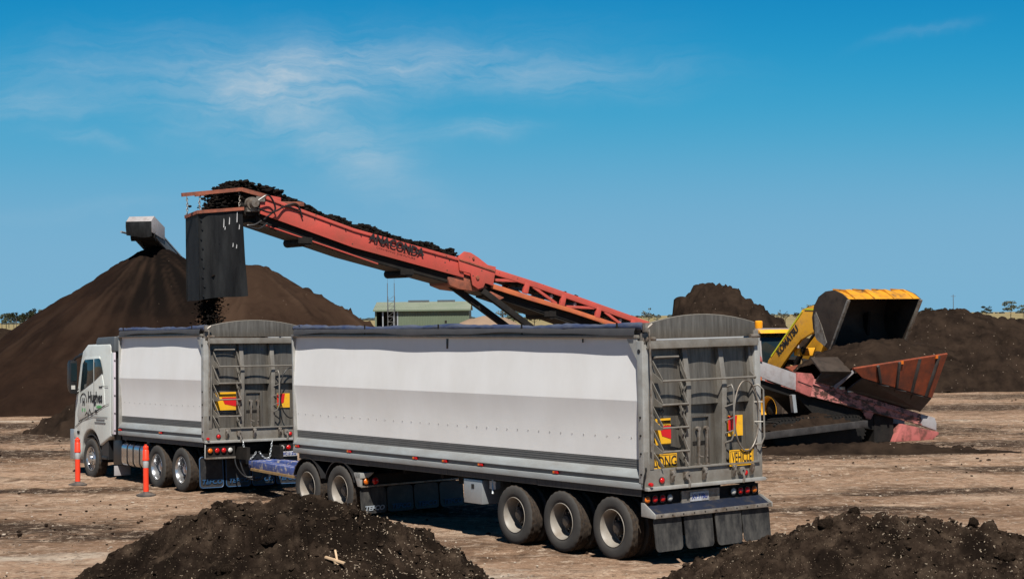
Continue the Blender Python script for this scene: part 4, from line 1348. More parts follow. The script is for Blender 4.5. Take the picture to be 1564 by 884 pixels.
def build_trailer():
    root = vehicle_root('tipper_trailer', 'long white tipper trailer with blue tarp roll and yellow warning plates on its grey tailgate', 'trailer', 2.0019, 27.9803, YAW1, -.0011, .0077)
    L = 10.94
    gate = build_body(root, L, 1)
    # wheels
    protos = PROTO
    wheel_set(root, protos, (.8234, 2.1318, 3.4402))
    wheel_set(root, protos, (9.20, 10.46))
    # chassis
    m = MB()
    for x in (-.45, .37):
        m.box(x, x + .08, .1, 6.2, .80, 1.16)
        m.box(x, x + .08, 6.2, 10.9, .93, 1.16)
    for y in (.3, 1.5, 2.8, 4.1, 5.4, 6.7, 8.0):
        m.box(-.45, .45, y, y + .09, .86, 1.05)
    m.build('chassis', M['dark'], root)
    MB().box(-1.15, 1.15, .25, L - .1, 1.10, 1.16).build('underfloor', M['dark'], root)
    # rear lights and plate
    MB().box(-1.20, 1.22, .04, .10, .90, 1.10).build('light_panel', M['dark'], root)
    for x, c in ((-1.17, 'lorange'), (-1.015, 'lred'), (-.86, 'lred'), (-.71, 'lwhite'), (.64, 'lwhite'), (.795, 'lred'), (.945, 'lred'), (1.10, 'lorange')):
        round_light(root, x, .02, 1.005, M[c])
    MB().box(-.46, .34, .01, .038, .89, 1.09).build('plate_holder', M['steel'], root)
    p = MB().box(-.29, .10, -.004, .008, .915, 1.06).build('number_plate', M['plate'], root, .003)
    text('XV\u00b777BU', .105, (-.095, -.007, .985), 'rear', M['inkblue'], p, sx=.82, offset=.002)
    rear_bar(root, .02, .775, .905, .27, M['navy'], M['steel'])
    for x0, x1 in ((-1.22, -.64), (-.60, 0.0), (.03, .60), (.63, 1.24)):
        mud_flap(root, x0 - .01, x1 - .02, -.205 + random.uniform(-.02, .02), .225, .755, M['rubber'], .02)
    # corner lamp and cable at the rear left foot
    MB().lathe([(.0005, -.04), (.03, -.03), (.034, .0), (.03, .03)], 'y', (-1.20, -.12, 1.25), 14).build('clearance_lamp', M['lred'], root, smooth=50)
    MB().tube([(-1.22, -.03, 1.50), (-1.27, -.10, 1.47), (-1.31, -.10, 1.38), (-1.30, -.06, 1.20)], .014, 6).build('corner_cable', M['dark'], root, smooth=50)
    # signs
    p = sign_plate(root, -1.03, -.51, 1.435, 1.69, .055, M['yellow_sign'])
    text('LONG', .235, (-.755, .049, 1.56), 'rear', M['ink'], p, sx=.74, offset=.002)
    m = MB()
    for a, b, c, d in ((-1.015, -.525, 1.452, 1.458), (-1.015, -.525, 1.667, 1.673), (-1.015, -1.009, 1.452, 1.673), (-.531, -.525, 1.452, 1.673)):
        m.box(a, b, .0475, .0505, c, d)
    m.build('plate_border', M['ink'], p)
    p = sign_plate(root, .50, 1.02, 1.42, 1.675, -.07, M['yellow_sign'])
    text('VEHICLE', .235, (.76, -.077, 1.548), 'rear', M['ink'], p, sx=.49, offset=.001)
    m = MB()
    for a, b, c, d in ((.515, 1.005, 1.437, 1.443), (.515, 1.005, 1.652, 1.658), (.515, .521, 1.437, 1.658), (.999, 1.005, 1.437, 1.658)):
        m.box(a, b, -.0775, -.0745, c, d)
    m.build('plate_border', M['ink'], p)
    hazard_plate(root, -.93, -.60, 1.83, 2.24, .085, False, True)
    hazard_plate(root, .58, .90, 1.89, 2.22, .04, True)
    text('-32', .15, (-.80, .098, 2.325), 'rear', M['ink'], gate, sx=.85, offset=.003)
    # side details
    for y in (10.78, 8.76, 6.43, 5.46, 4.35, 2.21):
        side_marker(root, y, 1.30, -1.235)
    t = text('TEFCO', .115, (-1.162, 10.52, 1.70), 'left', M['inkblue'], root, sx=1.0, shear=.15, offset=.004)
    MB().prism([(10.80, 1.66), (10.73, 1.74), (10.69, 1.66)], 'x', -1.163, -1.158).build('red_triangle', M['red_sign'], t)
    MB().box(-1.178, -1.160, 5.40, 5.46, 3.30, 3.48).build('latch_block', M['black'], root, .004)
    MB().tube([(-1.20, 1.50, 3.49), (-1.20, 1.50, 3.43)], .012, 6).build('tarp_hook', M['dark'], root)
    tb = MB().box(-1.18, -.55, 4.42, 4.98, .60, 1.02).build('toolbox', M['galv'], root, .012)
    MB().box(-1.186, -1.176, 4.66, 4.74, .86, .94).build('toolbox_latch', M['black'], tb)
    m = MB()
    m.tube([(-1.10, 4.20, 1.05), (-1.12, 4.18, .85), (-1.14, 4.16, .80)], .02, 6)
    m.box(-1.12, -1.02, 4.10, 4.28, .88, 1.02)
    m.build('brake_valve', M['galv'], root, smooth=40)
    # front bogie: cross beam with lights, flaps, guards and the turntable
    y0 = 8.47
    db = MB().box(-1.19, 1.20, y0 - .03, y0 + .02, .64, .86).build('bogie_beam', M['dark'], root, .006)
    MB().box(-1.21, 1.21, y0 - .075, y0 - .03, .62, .655).build('beam_lip', M['steel'], db, .004)
    MB().prism([(y0 + .16, .90), (y0 - .07, .90), (y0 - .07, .64), (y0 + .02, .64)], 'x', -1.235, -1.18).build('beam_end', M['alu'], db, .004)
    MB().prism([(-1.235, .90), (-.92, .90), (-1.05, .80), (-1.235, .80)], 'y', y0 - .085, y0 + .10).build('beam_cap', M['alu'], db, .004)
    round_light(root, -1.10, y0 - .07, .735, M['lorange'], .062)
    round_light(root, -.90, y0 - .07, .735, M['lred'], .070)
    round_light(root, 1.05, y0 - .07, .735, M['lred'], .062)
    for k, (x0, x1) in enumerate(((-1.20, -.62), (-.59, .0), (.03, .60), (.63, 1.2))):
        mud_flap(root, x0, x1, y0 - .01, .11, .60, M['rubber'] if k == 0 else M['flapdark'], .01, 'TEFCO', M['flappale'] if k == 0 else M['flapblue'], size=.125)
    for s in (-1, 1):
        for yc in (9.20, 10.46):
            m = MB()
            arcp = [(yc + .60 * math.cos(a), .502 + .60 * math.sin(a)) for a in np.linspace(R(20), R(160), 15)] + [(yc + .58 * math.cos(a), .502 + .58 * math.sin(a)) for a in np.linspace(R(160), R(20), 15)]
            m.prism(arcp, 'x', min(s * .62, s * 1.22), max(s * .62, s * 1.22))
            m.build('mudguard', M['black'], root, smooth=40)
    m = MB()
    m.cyl((0, 9.83, 1.0), .55, -.06, .07, 'z', 32)
    for x in (-.45, .37):
        m.box(x, x + .08, 8.5, 11.2, .74, .92)
    m.build('turntable', M['dark'], root, smooth=40)
    m = MB()
    for y in (9.20, 10.46, .8234, 2.1318, 3.4402):
        for s in (-1, 1):
            m.bar((s * .41, y - .5, .62), (s * .41, y + .5, .62), .09, .07)
            m.cyl((s * .55, y + .30, .55), .11, -.12, .12, 'x', 14)
    m.build('suspension', M['dark'], root, smooth=40)
    # A-frame drawbar reaching for the truck coupling
    m = MB()
    m.bar((-.62, 10.95, .66), (-.22, 14.45, .66), .26, .16)
    m.bar((.60, 10.95, .66), (.18, 14.45, .66), .26, .16)
    m.box(-.34, .30, 14.2, 14.6, .57, .735)
    d = m.build('drawbar', M['bluebar'], root, .01)
    m = MB()
    m.bar((-.66, 10.95, .555), (-.26, 14.45, .555), .24, .05)
    m.build('drawbar_edge', M['ochre'], d)
    MB().lathe([(.05, -.03), (.09, -.03), (.09, .03), (.05, .03)], 'z', (0, 14.72, .66), 20, closed=True).box(-.05, .05, 14.55, 14.65, .63, .69).build('towing_eye', M['steel'], d, smooth=40)
    m = MB()
    m.bar((-.55, 11.3, 1.12), (-.55, 11.3, .9), .05, .05)
    m.box(-1.0, -.94, 10.98, 11.04, .85, 1.16)
    m.box(-.75, -.70, 10.98, 11.04, .9, 1.16)
    m.build('front_bracket', M['steel'], root)
    return root


def build_truck():
    root = vehicle_root('tipper_truck', 'white tipper truck with grey roof deflector and black lettering on its cab door', 'truck', -6.8141, 39.8006, YAW2, -.0106, -.0101)
    L = 4.77
    gate = build_body(root, L, 2)
    protos = {'plain': PROTO['plain']}
    wheel_set(root, protos, (1.2637, 2.6021), kinds=('alloy', 'plain'))
    wheel_set(root, {}, (6.6046,), kinds=('steer',))
    m = MB()
    for x in (-.45, .37):
        m.box(x, x + .08, -.5, 7.2, .78, 1.05)
    m.box(-1.15, 1.15, .25, L - .1, 1.06, 1.16)
    for y in (.2, 1.9, 3.2, 4.4):
        m.box(-.9, .9, y, y + .1, .86, 1.08)
    m.build('chassis', M['dark'], root)
    m = MB()
    for y in (1.2637, 2.6021):
        for s in (-1, 1):
            m.bar((s * .41, y - .55, .62), (s * .41, y + .55, .62), .09, .10)
            m.cyl((s * .55, y + .32, .55), .12, -.12, .12, 'x', 14)
        m.lathe([(.0005, -.25), (.22, -.12), (.22, .12), (.0005, .25)], 'y', (0, y, .502), 16)
    m.build('suspension', M['dark'], root, smooth=40)
    # rear light panels, plate, flaps, chain
    m = MB()
    m.box(-1.20, -.52, -.06, .02, .83, 1.10)
    m.box(.58, 1.20, -.06, .02, .90, 1.10)
    m.build('light_panel', M['dark'], root)
    MB().box(-1.21, -.51, -.075, .03, .80, .84).build('panel_shelf', M['steel'], root, .004)
    for x, c in ((-1.13, 'lorange'), (-.96, 'lred'), (-.80, 'lred'), (-.645, 'lwhite'), (.64, 'lwhite'), (.80, 'lred'), (.97, 'lred'), (1.12, 'lorange')):
        round_light(root, x, -.07, .985, M[c], .057)
    m = MB()
    m.tube([(-1.22, -.02, 1.12), (-1.25, -.09, 1.11), (-1.26, -.10, 1.02), (-1.255, -.09, .82)], .014, 6)
    m.build('lamp_guard', M['alu'], root, smooth=50)
    p = MB().box(.62, 1.03, -.075, -.06, .79, .90).build('number_plate', M['plate'], root, .003)
    text('XC\u00b751ZG', .09, (.825, -.080, .845), 'rear', M['inkblue'], p, sx=.9, offset=.002)
    for x0, x1 in ((-1.22, -.64), (-.58, .02), (.06, .62), (.66, 1.22)):
        mud_flap(root, x0, x1, .30, .14, .84, M['flapdark'], .01, 'TEFCO', M['flapblue'], M['flapblue'], .14)
    m = MB()
    m.box(-.34, .34, .02, .30, .66, .86)
    m.lathe([(.05, -.14), (.12, -.14), (.12, .0), (.05, .0)], 'y', (0, .02, .72), 20)
    m.box(-.22, .22, -.06, .02, .60, .66)
    m.build('tow_coupling', M['black'], root, .006)
    m = MB()
    m.tube(rounded_pts([(-.42, -.05, .95), (-.40, -.15, .60), (-.28, -.22, .36), (-.05, -.32, .32), (.02, -.4, .42)]), .022, 8)
    m.tube(rounded_pts([(-.52, -.02, .90), (-.50, -.1, .62), (-.35, -.2, .40), (-.15, -.3, .38)]), .018, 8)
    m.build('air_hose', M['black'], root, smooth=50)
    for k, x in enumerate((-.36, .36)):
        sgn = 1 if k == 0 else -1
        pts = []
        for t in np.linspace(0, 1, 17):
            if t < .4:
                u = t / .4
                pts.append((x + sgn * .06 * u, -.14, 1.15 - .36 * u))
            else:
                u = (t - .4) / .6
                pts.append((x + sgn * (.06 + .26 * u), -.14, .79 - .30 * u * (1 - u) + .13 * u))
        m = MB()
        for i in range(len(pts) - 1):
            a, b = Vector(pts[i]), Vector(pts[i + 1])
            c, dd = (a + b) / 2, (b - a)
            l_ = dd.length * .72
            dd.normalize()
            sd = dd.cross(Vector((0, 1, 0))).normalized() if i % 2 else Vector((0, 1, 0))
            ring = []
            for q in range(8):
                an = 2 * math.pi * q / 8
                ring.append(c + dd * math.cos(an) * l_ + sd * math.sin(an) * .017)
            m.tube(ring, .0075, 5, closed=True)
        m.build('safety_chain', M['galv'], root, smooth=60)
    hazard_plate(root, -.92, -.42, 1.86, 2.26, .085, False)
    hazard_plate(root, .60, .92, 1.88, 2.20, .085, True)
    text('TEFCO', .10, (.03, .088, 3.18), 'rear', M['inkblue'], gate, sx=1.35, shear=.1, offset=.005)
    for y in (4.68, 2.30):
        side_marker(root, y, 1.285 if y > 4 else 1.30, -1.235)
    MB().lathe([(.0005, -.04), (.03, -.03), (.034, .0), (.03, .03)], 'y', (-1.20, -.12, 1.25), 14).build('clearance_lamp', M['lred'], root, smooth=50)
    # polished fuel tank with straps
    tk = MB()
    tk.prism(rounded_rect(-1.20, -.62, .40, 1.0, .16, 6), 'y', 3.28, 4.72)
    tank = tk.build('fuel_tank', M['chrome'], root, .02, segs=3)
    for y in (3.62, 4.00, 4.36):
        o = [(a, b) for a, b in rounded_rect(-1.208, -.612, .392, 1.008, .165, 6)]
        MB().prism(o, 'y', y - .022, y + .022).build('tank_strap', M['dark'], tank, smooth=40)
    MB().cyl((-1.0, 3.5, 1.02), .06, -.03, .05, 'z', 14).build('filler_cap', M['steel'], tank, smooth=40)
    tk = MB()
    tk.prism(rounded_rect(.62, 1.20, .40, 1.0, .16, 6), 'y', 3.28, 4.72)
    tk.build('fuel_tank', M['chrome'], root, .02)
    MB().box(-1.15, -.6, 4.80, 5.34, .42, 1.02).build('battery_box', M['black'], root, .03)
    MB().tube([(-1.05, 4.76, 1.02), (-1.13, 4.76, 1.10), (-1.13, 4.60, 1.14), (-1.12, 4.30, 1.16)], .02, 6).build('tank_pipe', M['galv'], root, smooth=50)
    # steer axle flaps
    f = MB()
    f.box(-1.22, -.80, 5.10, 5.12, .16, .40)
    f.build('front_flap', M['greypanel'], root, .004)
    MB().box(.86, 1.23, 5.10, 5.12, .16, .40).build('front_flap', M['greypanel'], root, .004)
    for s in (-1, 1):
        m = MB()
        m.prism([(6.6046 + .62 * math.cos(a), .502 + .62 * math.sin(a)) for a in np.linspace(R(60), R(185), 15)] + [(6.6046 + .59 * math.cos(a), .502 + .59 * math.sin(a)) for a in np.linspace(R(185), R(60), 15)], 'x', min(s * .82, s * 1.2), max(s * .82, s * 1.2))
        m.box(min(s * .9, s * 1.18), max(s * .9, s * 1.18), 5.55, 5.99, .52, 1.02)
        m.build('wheel_arch_liner', M['black'], root, smooth=40)
    build_cab(root)
    return root


def rounded_pts(pts, n=5):
    """Catmull-Rom through points"""
    P = [Vector(p) for p in pts]
    P = [P[0] * 2 - P[1]] + P + [P[-1] * 2 - P[-2]]
    out = []
    for i in range(1, len(P) - 2):
        for k in range(n):
            t = k / n
            a, b, c, d = P[i - 1], P[i], P[i + 1], P[i + 2]
            out.append(0.5 * ((2 * b) + (c - a) * t + (2 * a - 5 * b + 4 * c - d) * t * t + (3 * b - 3 * c + d - a) * t ** 3))
    out.append(P[-2])
    return out


def build_cab(root):
    W = 1.225
    # lower body with wheel arch, upper body; one continuous side outline
    arch = [(6.6046 + .66 * math.cos(a), .56 + .66 * math.sin(a)) for a in np.linspace(R(155), R(8), 14)]
    side = [(5.28, 1.10)] + arch + [(7.40, .44), (7.66, .46), (7.72, .9), (7.70, 1.25), (7.62, 1.9), (7.46, 2.3), (7.28, 2.85), (7.12, 3.18), (6.80, 3.34), (5.36, 3.36), (5.28, 3.30)]
    cab = MB().prism(side, 'x', -W, W)
    cab = cab.build('cab', M['cabwhite'], root, .055, segs=3)
    gx = -W - .004

    def pl(name, poly, m, t=.012, par=cab, x=gx):
        return MB().prism(poly, 'x', x - t, x + .004).build(name, m, par, .004)
    # door with window
    pl('door', [(7.36, 1.42), (7.46, 1.58), (7.30, 2.08), (7.10, 2.93), (6.98, 3.02), (5.98, 3.05), (5.86, 2.66), (5.72, 2.36), (5.66, 1.86)], M['cabwhite'], .010)
    pl('side_window', [(7.24, 2.16), (7.07, 2.86), (6.93, 2.965), (6.37, 2.985), (6.37, 2.42)], M['glass'], .008, x=gx - .012)
    pl('quarter_window', [(6.31, 2.44), (6.31, 2.99), (6.0, 3.0), (5.92, 2.98), (5.76, 2.66)], M['glass'], .008, x=gx - .012)
    for s in (1,):
        MB().prism([(7.36, 1.42), (7.46, 1.58), (7.30, 2.08), (7.10, 2.93), (6.98, 3.02), (5.98, 3.05), (5.86, 2.66), (5.72, 2.36), (5.66, 1.86)], 'x', W, W + .014).build('door', M['cabwhite'], cab, .004)
        MB().prism([(7.24, 2.16), (7.07, 2.86), (6.93, 2.965), (6.0, 3.0), (5.76, 2.66), (6.37, 2.42)], 'x', W + .014, W + .022).build('side_window', M['glass'], cab)
    m = MB()
    m.tube([(-W - .016, y, z) for y, z in ((7.40, 1.40), (6.9, 1.50), (6.3, 1.66), (5.66, 1.85), (5.40, 1.90))], .0045, 5)
    m.tube([(-W - .016, y, z) for y, z in ((5.86, 2.32), (5.44, 2.32))], .004, 5)
    m.tube([(-W - .012, y, z) for y, z in ((7.60, 1.27), (7.1, 1.45), (6.4, 1.56), (5.50, 1.56))], .005, 5)
    m.tube([(-W - .016, 6.34, 2.40), (-W - .016, 6.36, 1.70)], .005, 5)
    m.build('panel_seam', M['dark'], cab, smooth=50)
    MB().box(-W - .030, -W - .01, 5.80, 6.00, 2.285, 2.315).build('door_handle', M['black'], cab, .006)
    # windscreen and front
    MB().plate([(-1.08, 0), (1.08, 0), (1.02, .98), (-1.02, .98)], (0, 7.56, 2.02), (1, 0, 0), (0, -.355, .935), .03).build('windscreen', M['glass'], cab)
    m = MB()
    for k in range(5):
        m.box(-.95, .95, 7.66, 7.735, .75 + k * .15, .84 + k * .15)
    m.build('grille', M['black'], cab)
    MB().prism([(7.74, 3.02), (7.72, 3.10), (7.10, 3.20), (7.12, 3.10)], 'x', -1.1, 1.1).build('sun_visor', M['black'], cab, .01)
    for s in (-1, 1):
        MB().box(min(s * .85, s * 1.235), max(s * .85, s * 1.235), 7.50, 7.73, .98, 1.20).build('headlight', M['lwhite'], cab, .02)
        MB().box(min(s * 1.225, s * 1.24), max(s * 1.225, s * 1.24), 7.33, 7.48, 1.10, 1.17).build('indicator', M['dark'], cab, .004)
    # roof spoiler: white cap at the front, grey side deflector behind
    MB().prism([(7.10, 3.16), (6.96, 3.34), (6.55, 3.46), (5.9, 3.50), (5.5, 3.50), (5.5, 3.30), (6.6, 3.30)], 'x', -.98, .98).build('roof_cap', M['cabwhite'], cab, .05, segs=3)
    MB().prism([(6.26, 3.18), (6.28, 3.42), (6.18, 3.515), (5.10, 3.535), (5.10, 3.16)], 'x', -1.21, -.90).build('roof_deflector', M['deflector'], cab, .035, segs=3)
    MB().prism([(6.26, 3.18), (6.28, 3.42), (6.18, 3.515), (5.10, 3.535), (5.10, 3.16)], 'x', .90, 1.21).build('roof_deflector', M['deflector'], cab, .035, segs=3)
    # side extender with its pale bolted edge, dark back of cab
    for s in (-1, 1):
        MB().box(min(s * 1.19, s * 1.222), max(s * 1.19, s * 1.222), 5.14, 5.30, 1.16, 3.14).build('side_extender', M['cabwhite'], cab, .006)
        MB().box(min(s * 1.17, s * 1.226), max(s * 1.17, s * 1.226), 5.115, 5.145, 1.16, 3.15).build('extender_edge', M['lilac'], cab, .004)
    m = MB()
    for z in (1.25, 1.67, 2.1, 2.53, 2.95):
        m.cyl((-1.20, 5.11, z), .018, -.008, .008, 'y', 8)
    m.build('edge_bolts', M['ink'], cab)
    m = MB()
    m.box(-1.15, 1.15, 5.22, 5.30, 1.0, 3.3)
    m.box(-.95, -.45, 4.90, 5.20, 1.1, 2.9)
    m.box(-1.08, -.98, 4.86, 4.98, 1.1, 3.1)
    m.build('cab_rear_stack', M['black'], root, .01)
    m = MB()
    for k in range(11):
        m.box(-1.02, -.55, 4.872, 4.892, 2.30 + k * .07, 2.335 + k * .07)
    m.build('intake_louvres', M['deflector'], root)
    MB().tube([(-1.05, 4.92, 3.0), (-1.06, 4.92, 3.62)], .008, 5).build('aerial', M['black'], root)
    # mirrors on black arms
    for s in (-1, 1):
        m = MB()
        m.prism([(7.30, 2.10), (7.50, 2.18), (7.56, 2.38), (7.54, 2.86), (7.44, 2.96), (7.30, 2.94)], 'x', min(s * 1.29, s * 1.48), max(s * 1.29, s * 1.48))
        mm = m.build('mirror', M['black'], root, .04, segs=2)
        MB().box(min(s * 1.31, s * 1.46), max(s * 1.31, s * 1.46), 7.292, 7.30, 2.43, 2.88).build('mirror_glass', M['glass'], mm)
        MB().tube([(s * 1.16, 7.18, 3.10), (s * 1.30, 7.36, 3.02), (s * 1.38, 7.42, 2.92)], .035, 8).tube([(s * 1.20, 7.40, 2.20), (s * 1.30, 7.42, 2.10), (s * 1.38, 7.42, 2.20)], .04, 8).build('mirror_arm', M['black'], mm, smooth=50)
        MB().box(min(s * 1.36, s * 1.46), max(s * 1.36, s * 1.46), 7.285, 7.299, 2.22, 2.32).build('wide_angle_glass', M['lwhite'], mm)
    # bull bar
    m = MB()
    m.box(-1.22, 1.22, 7.86, 7.94, .44, 1.20)
    m.box(-1.24, -1.20, 7.70, 7.95, .44, 1.20)
    m.box(1.20, 1.24, 7.70, 7.95, .44, 1.20)
    m.build('bull_bar', M['bullbar'], root, .02)
    MB().box(-1.10, 1.10, 7.30, 7.68, .34, .50).build('front_bumper', M['deflector'], root, .02)
    # step and writing
    MB().box(-1.2, -.8, 5.62, 5.95, .52, .60).build('cab_step', M['black'], root, .01)
    lx = -W - .0185
    text('Hughes', .37, (lx - .004, 6.26, 2.03), 'left', M['ink'], cab, sx=.84, offset=.010)
    text('Logistics', .11, (lx, 6.02, 1.815), 'left', M['green'], cab, sx=.9, offset=.003)
    lg = MB()
    lg.tube([(lx, 7.02 + .20 * math.cos(a), 1.95 + .17 * math.sin(a)) for a in np.linspace(R(-20), R(200), 20)], .012, 5)
    ring = lg.build('emblem', M['ink'], cab, smooth=50)
    text('H', .25, (lx, 7.02, 1.90), 'left', M['ink'], ring, sx=.85, offset=.012)
    m = MB()
    for y in (7.10, 6.94):
        m.box(lx - .003, lx + .003, y - .02, y + .02, 1.66, 1.75)
    m.build('emblem_foot', M['green'], ring)
    m = MB()
    m.tube([(lx, 6.92, 1.58), (lx, 6.80, 1.66), (lx, 6.70, 1.58), (lx, 6.62, 1.74), (lx, 6.52, 1.62), (lx, 6.42, 1.64)], .011, 5)
    m.box(lx - .003, lx + .003, 6.28, 6.14, 1.66, 1.73)
    m.build('door_badge', M['ink'], cab, smooth=50)
    m = MB()
    m.box(lx + .006, lx + .012, 5.68, 6.22, 1.475, 1.505)
    m.box(lx + .006, lx + .012, 5.62, 6.32, 1.40, 1.43)
    m.build('door_stripe', M['stripe'], cab)


TRAILER = build_trailer()
TRUCK = build_truck()
# loads
g = np.random.default_rng(5)


def body_load(root_obj, y0, y1, base, peak, name, label, seed):
    xs, ys = np.arange(-1.09, 1.095, .03), np.arange(y0, y1, .03)
    X, Y = np.meshgrid(xs, ys)
    Z = base + peak * np.exp(-((Y - (y0 + y1) * .5) / ((y1 - y0) * .35)) ** 2) * (1 - .5 * X * X) + .06 * fbm(X * 2.2, Y * 2.2, 4, seed) + .02 * fbm(X * 9, Y * 9, 2, seed + 3)
    lumps_into(Z, X, Y, 140, .03, .12, np.random.default_rng(seed))
    o = link(name, grid_mesh(name, X, Y, Z, M['compost_rough']))
    o.matrix_world = root_obj.matrix_basis
    tag(o, label, kind='stuff')
    return o


body_load(TRUCK, .25, 4.70, 3.38, .20, 'compost_load', 'dark compost heaped inside the truck body', 3)
body_load(TRAILER, .25, 10.85, 3.25, .15, 'compost_load', 'dark compost filling the long trailer', 4)
n = 150
px, py = g.uniform(-.1, 1.0, n), g.uniform(.25, .8, n)
P = np.stack([px, py, 3.66 + .10 * g.random(n)], -1)
o = clods('wood_chips', P, .018 + .035 * g.random(n), M['chips'], seed=8, jag=.5, squash=.5)
o.matrix_world = TRUCK.matrix_basis
tag(o, 'pale wood chips on the load showing over the truck tailgate', kind='stuff')

# ================================================================ red feeder conveyor
CV_P, CV_A = (-6.2, 42.0), math.atan2(0.56389, 0.82585)


def cv_world(s, b, z):
    return Vector((CV_P[0] + .82585 * s - .56389 * b, CV_P[1] + .56389 * s + .82585 * b, z))


def zt(s):      # top edge of the near side
    return float(np.interp(s, [.3, .46, 2.9, 5.95, 6.97, 8.35, 9.9, 11.82, 16.0, 17.3, 19.2, 22.33, 23.0], [6.80, 6.77, 6.02, 5.33, 5.08, 4.72, 4.28, 3.72, 2.50, 2.15, 1.62, .80, .64]))


def build_conveyor():
    root = thing('belt_conveyor', 'long red tracked belt conveyor sloping up from an orange feed hopper to the truck', 'conveyor', (CV_P[0], CV_P[1], 0), (0, 0, CV_A))
    # upper boom: plate sides with a folded top flange
    for b, nm in ((0.0, 'near'), (1.05, 'far')):
        t = .04 if b == 0 else -.04
        ss = [.42, 2.9, 6.05]
        m = MB()
        poly = [(s, zt(s) - .012) for s in ss] + [(s, zt(s) - .46) for s in reversed(ss)]
        m.prism(poly, 'y', min(b, b + t), max(b, b + t))
        bp = m.build('boom_side', M['redpaint'], root, .004)
        m = MB()
        poly = [(s, zt(s)) for s in ss] + [(s, zt(s) - .075) for s in reversed(ss)]
        m.prism(poly, 'y', min(b - t * .9, b + t), max(b - t * .9, b + t))
        m.build('boom_flange', M['redpaint'], bp, .006)
        m = MB()
        for s in np.arange(1.0, 6.0, .42):
            m.cyl((s, b - (.016 if b == 0 else -.016), zt(s) - .115), .014, -.01, .01, 'y', 6)
        tag(m.build('boom_bolts', M['dark'], bp), kind='stuff')
    # dark pan with the returning belt below it
    ss = [.35, 2.9, 6.3, 7.0]
    m = MB()
    m.prism([(s, zt(s) - .40) for s in ss] + [(s, zt(s) - .66) for s in reversed(ss)], 'y', .10, .95)
    m.build('belt_pan', M['dark'], root)
    m = MB()
    ss = [.2, 2.9, 7.0, 11.0]
    m.prism([(s, zt(s) - .66) for s in ss] + [(s, zt(s) - .672) for s in reversed(ss)], 'y', .12, .93)
    m.build('return_belt', M['belt'], root)
    m = MB()
    m.tube([(.55, .06, zt(.55) - .68), (3.6, .06, zt(3.6) - .69)], .02, 6)
    m.build('lower_edge_tube', M['redpaint'], root, smooth=50)
    # carrying belt
    ss = [.1, .46, 2.9, 5.95, 8.35, 11.82, 16, 19.2, 22.4]
    MB().prism([(s, zt(s) - .09) for s in ss] + [(s, zt(s) - .125) for s in reversed(ss)], 'y', .05, 1.0).build('carrying_belt', M['belt'], root)
    for s, k in ((1.65, 1), (4.45, 1), (8.75, .9)):
        m = MB()
        m.cyl((s, 0, zt(s) - .72), .11, .0, 1.05, 'y', 12)
        m.box(s - .25, s + .12, -.02, .0, zt(s) - .76, zt(s) - .62)
        m.build('return_roller', M['dark'], root, smooth=40)
    # head drum, motor and hoses
    m = MB()
    m.cyl((.18, 0, 6.50), .24, .05, 1.0, 'y', 24)
    m.build('head_drum', M['dark'], root, smooth=40)
    m = MB()
    m.cyl((.18, 0, 6.55), .15, -.10, .05, 'y', 16)
    m.cyl((.18, 0, 6.55), .10, -.24, -.10, 'y', 14)
    m.box(.05, .36, -.07, .02, 6.36, 6.46)
    m.box(.30, .52, -.05, .04, 6.60, 6.72)
    m.build('drive_motor', M['steel'], root, smooth=40)
    for pts in ([(.30, -.14, 6.62), (.55, -.18, 6.74), (.75, -.12, 6.45), (.62, -.10, 6.30), (.45, -.12, 6.18)],
                [(.20, -.2, 6.45), (.55, -.2, 6.34), (.80, -.12, 6.40), (1.05, -.05, 6.50), (1.40, -.03, 6.42)],
                [(.40, -.1, 6.15), (.20, -.12, 6.05), (.02, -.08, 6.03), (.30, -.12, 5.96), (.55, -.10, 6.10)],
                [(1.05, -.05, 6.52), (1.35, -.05, 6.56), (1.5, -.04, 6.25)]):
        MB().tube(rounded_pts(pts), .022, 6).build('hydraulic_hose', M['black'], root, smooth=50)
    MB().box(.95, 1.55, -.035, -.01, 6.52, 6.62).build('hose_bracket', M['redrust'], root, .006)
    MB().prism([(.42, zt(.42) + .01), (.95, zt(.95) + .09), (.95, zt(.95) - .01), (.42, zt(.42) - .06)], 'y', -.02, .02).build('head_guard', M['redpaint'], root, .004)
    # carrier bars that hold the chute
    for b in (-.02, 1.05):
        m = MB()
        m.bar((.55, b, 6.73), (-.08, b, 6.87), .07, .09)
        m.bar((-.08, b, 6.87), ((-1.56 if b < 0 else -.75), b, (6.70 if b < 0 else 6.79)), .07, .085)
        m.build('chute_arm', M['redrust'], root)
    # maker's name in cut letters
    p0, p1 = Vector((3.36, -.048, 5.845)), Vector((4.82, -.048, 5.485))
    d = (p1 - p0).normalized()
    up = Vector((d.z * -1 * (1 if d.x > 0 else -1), 0, d.x))
    mid = (p0 + p1) / 2
    text('ANACONDA', .245, mid - up * .028, None, M['ink'], root, matrix=(d, up), sx=1.10, shear=.0, offset=.010)
    text('CONVEYING THE FUTURE', .062, mid - up * .165, None, M['dark'], root, matrix=(d, up), sx=1.55, offset=.0)
    # fold joint
    for b in (0.0, 1.05):
        s_ = -1 if b == 0 else 1
        y0, y1 = sorted((b + s_ * .004, b + s_ * .05))
        poly = [(5.86, 5.37), (6.05, 5.50), (6.24, 5.47), (6.45, 5.36), (6.74, 5.17), (6.99, 5.12), (6.90, 4.64), (6.66, 4.71), (6.60, 4.60), (6.45, 4.56), (6.28, 4.66), (6.22, 4.95), (5.90, 5.02)]
        j = MB().prism(poly, 'y', y0, y1).build('fold_plate', M['redpaint'], root, .006)
        m = MB()
        m.bar((5.88, b + s_ * .058, 5.30), (6.95, b + s_ * .058, 5.005), .03, .03)
        m.cyl((6.42, b + s_ * .05, 4.85), .05, -.03, .03, 'y', 14)
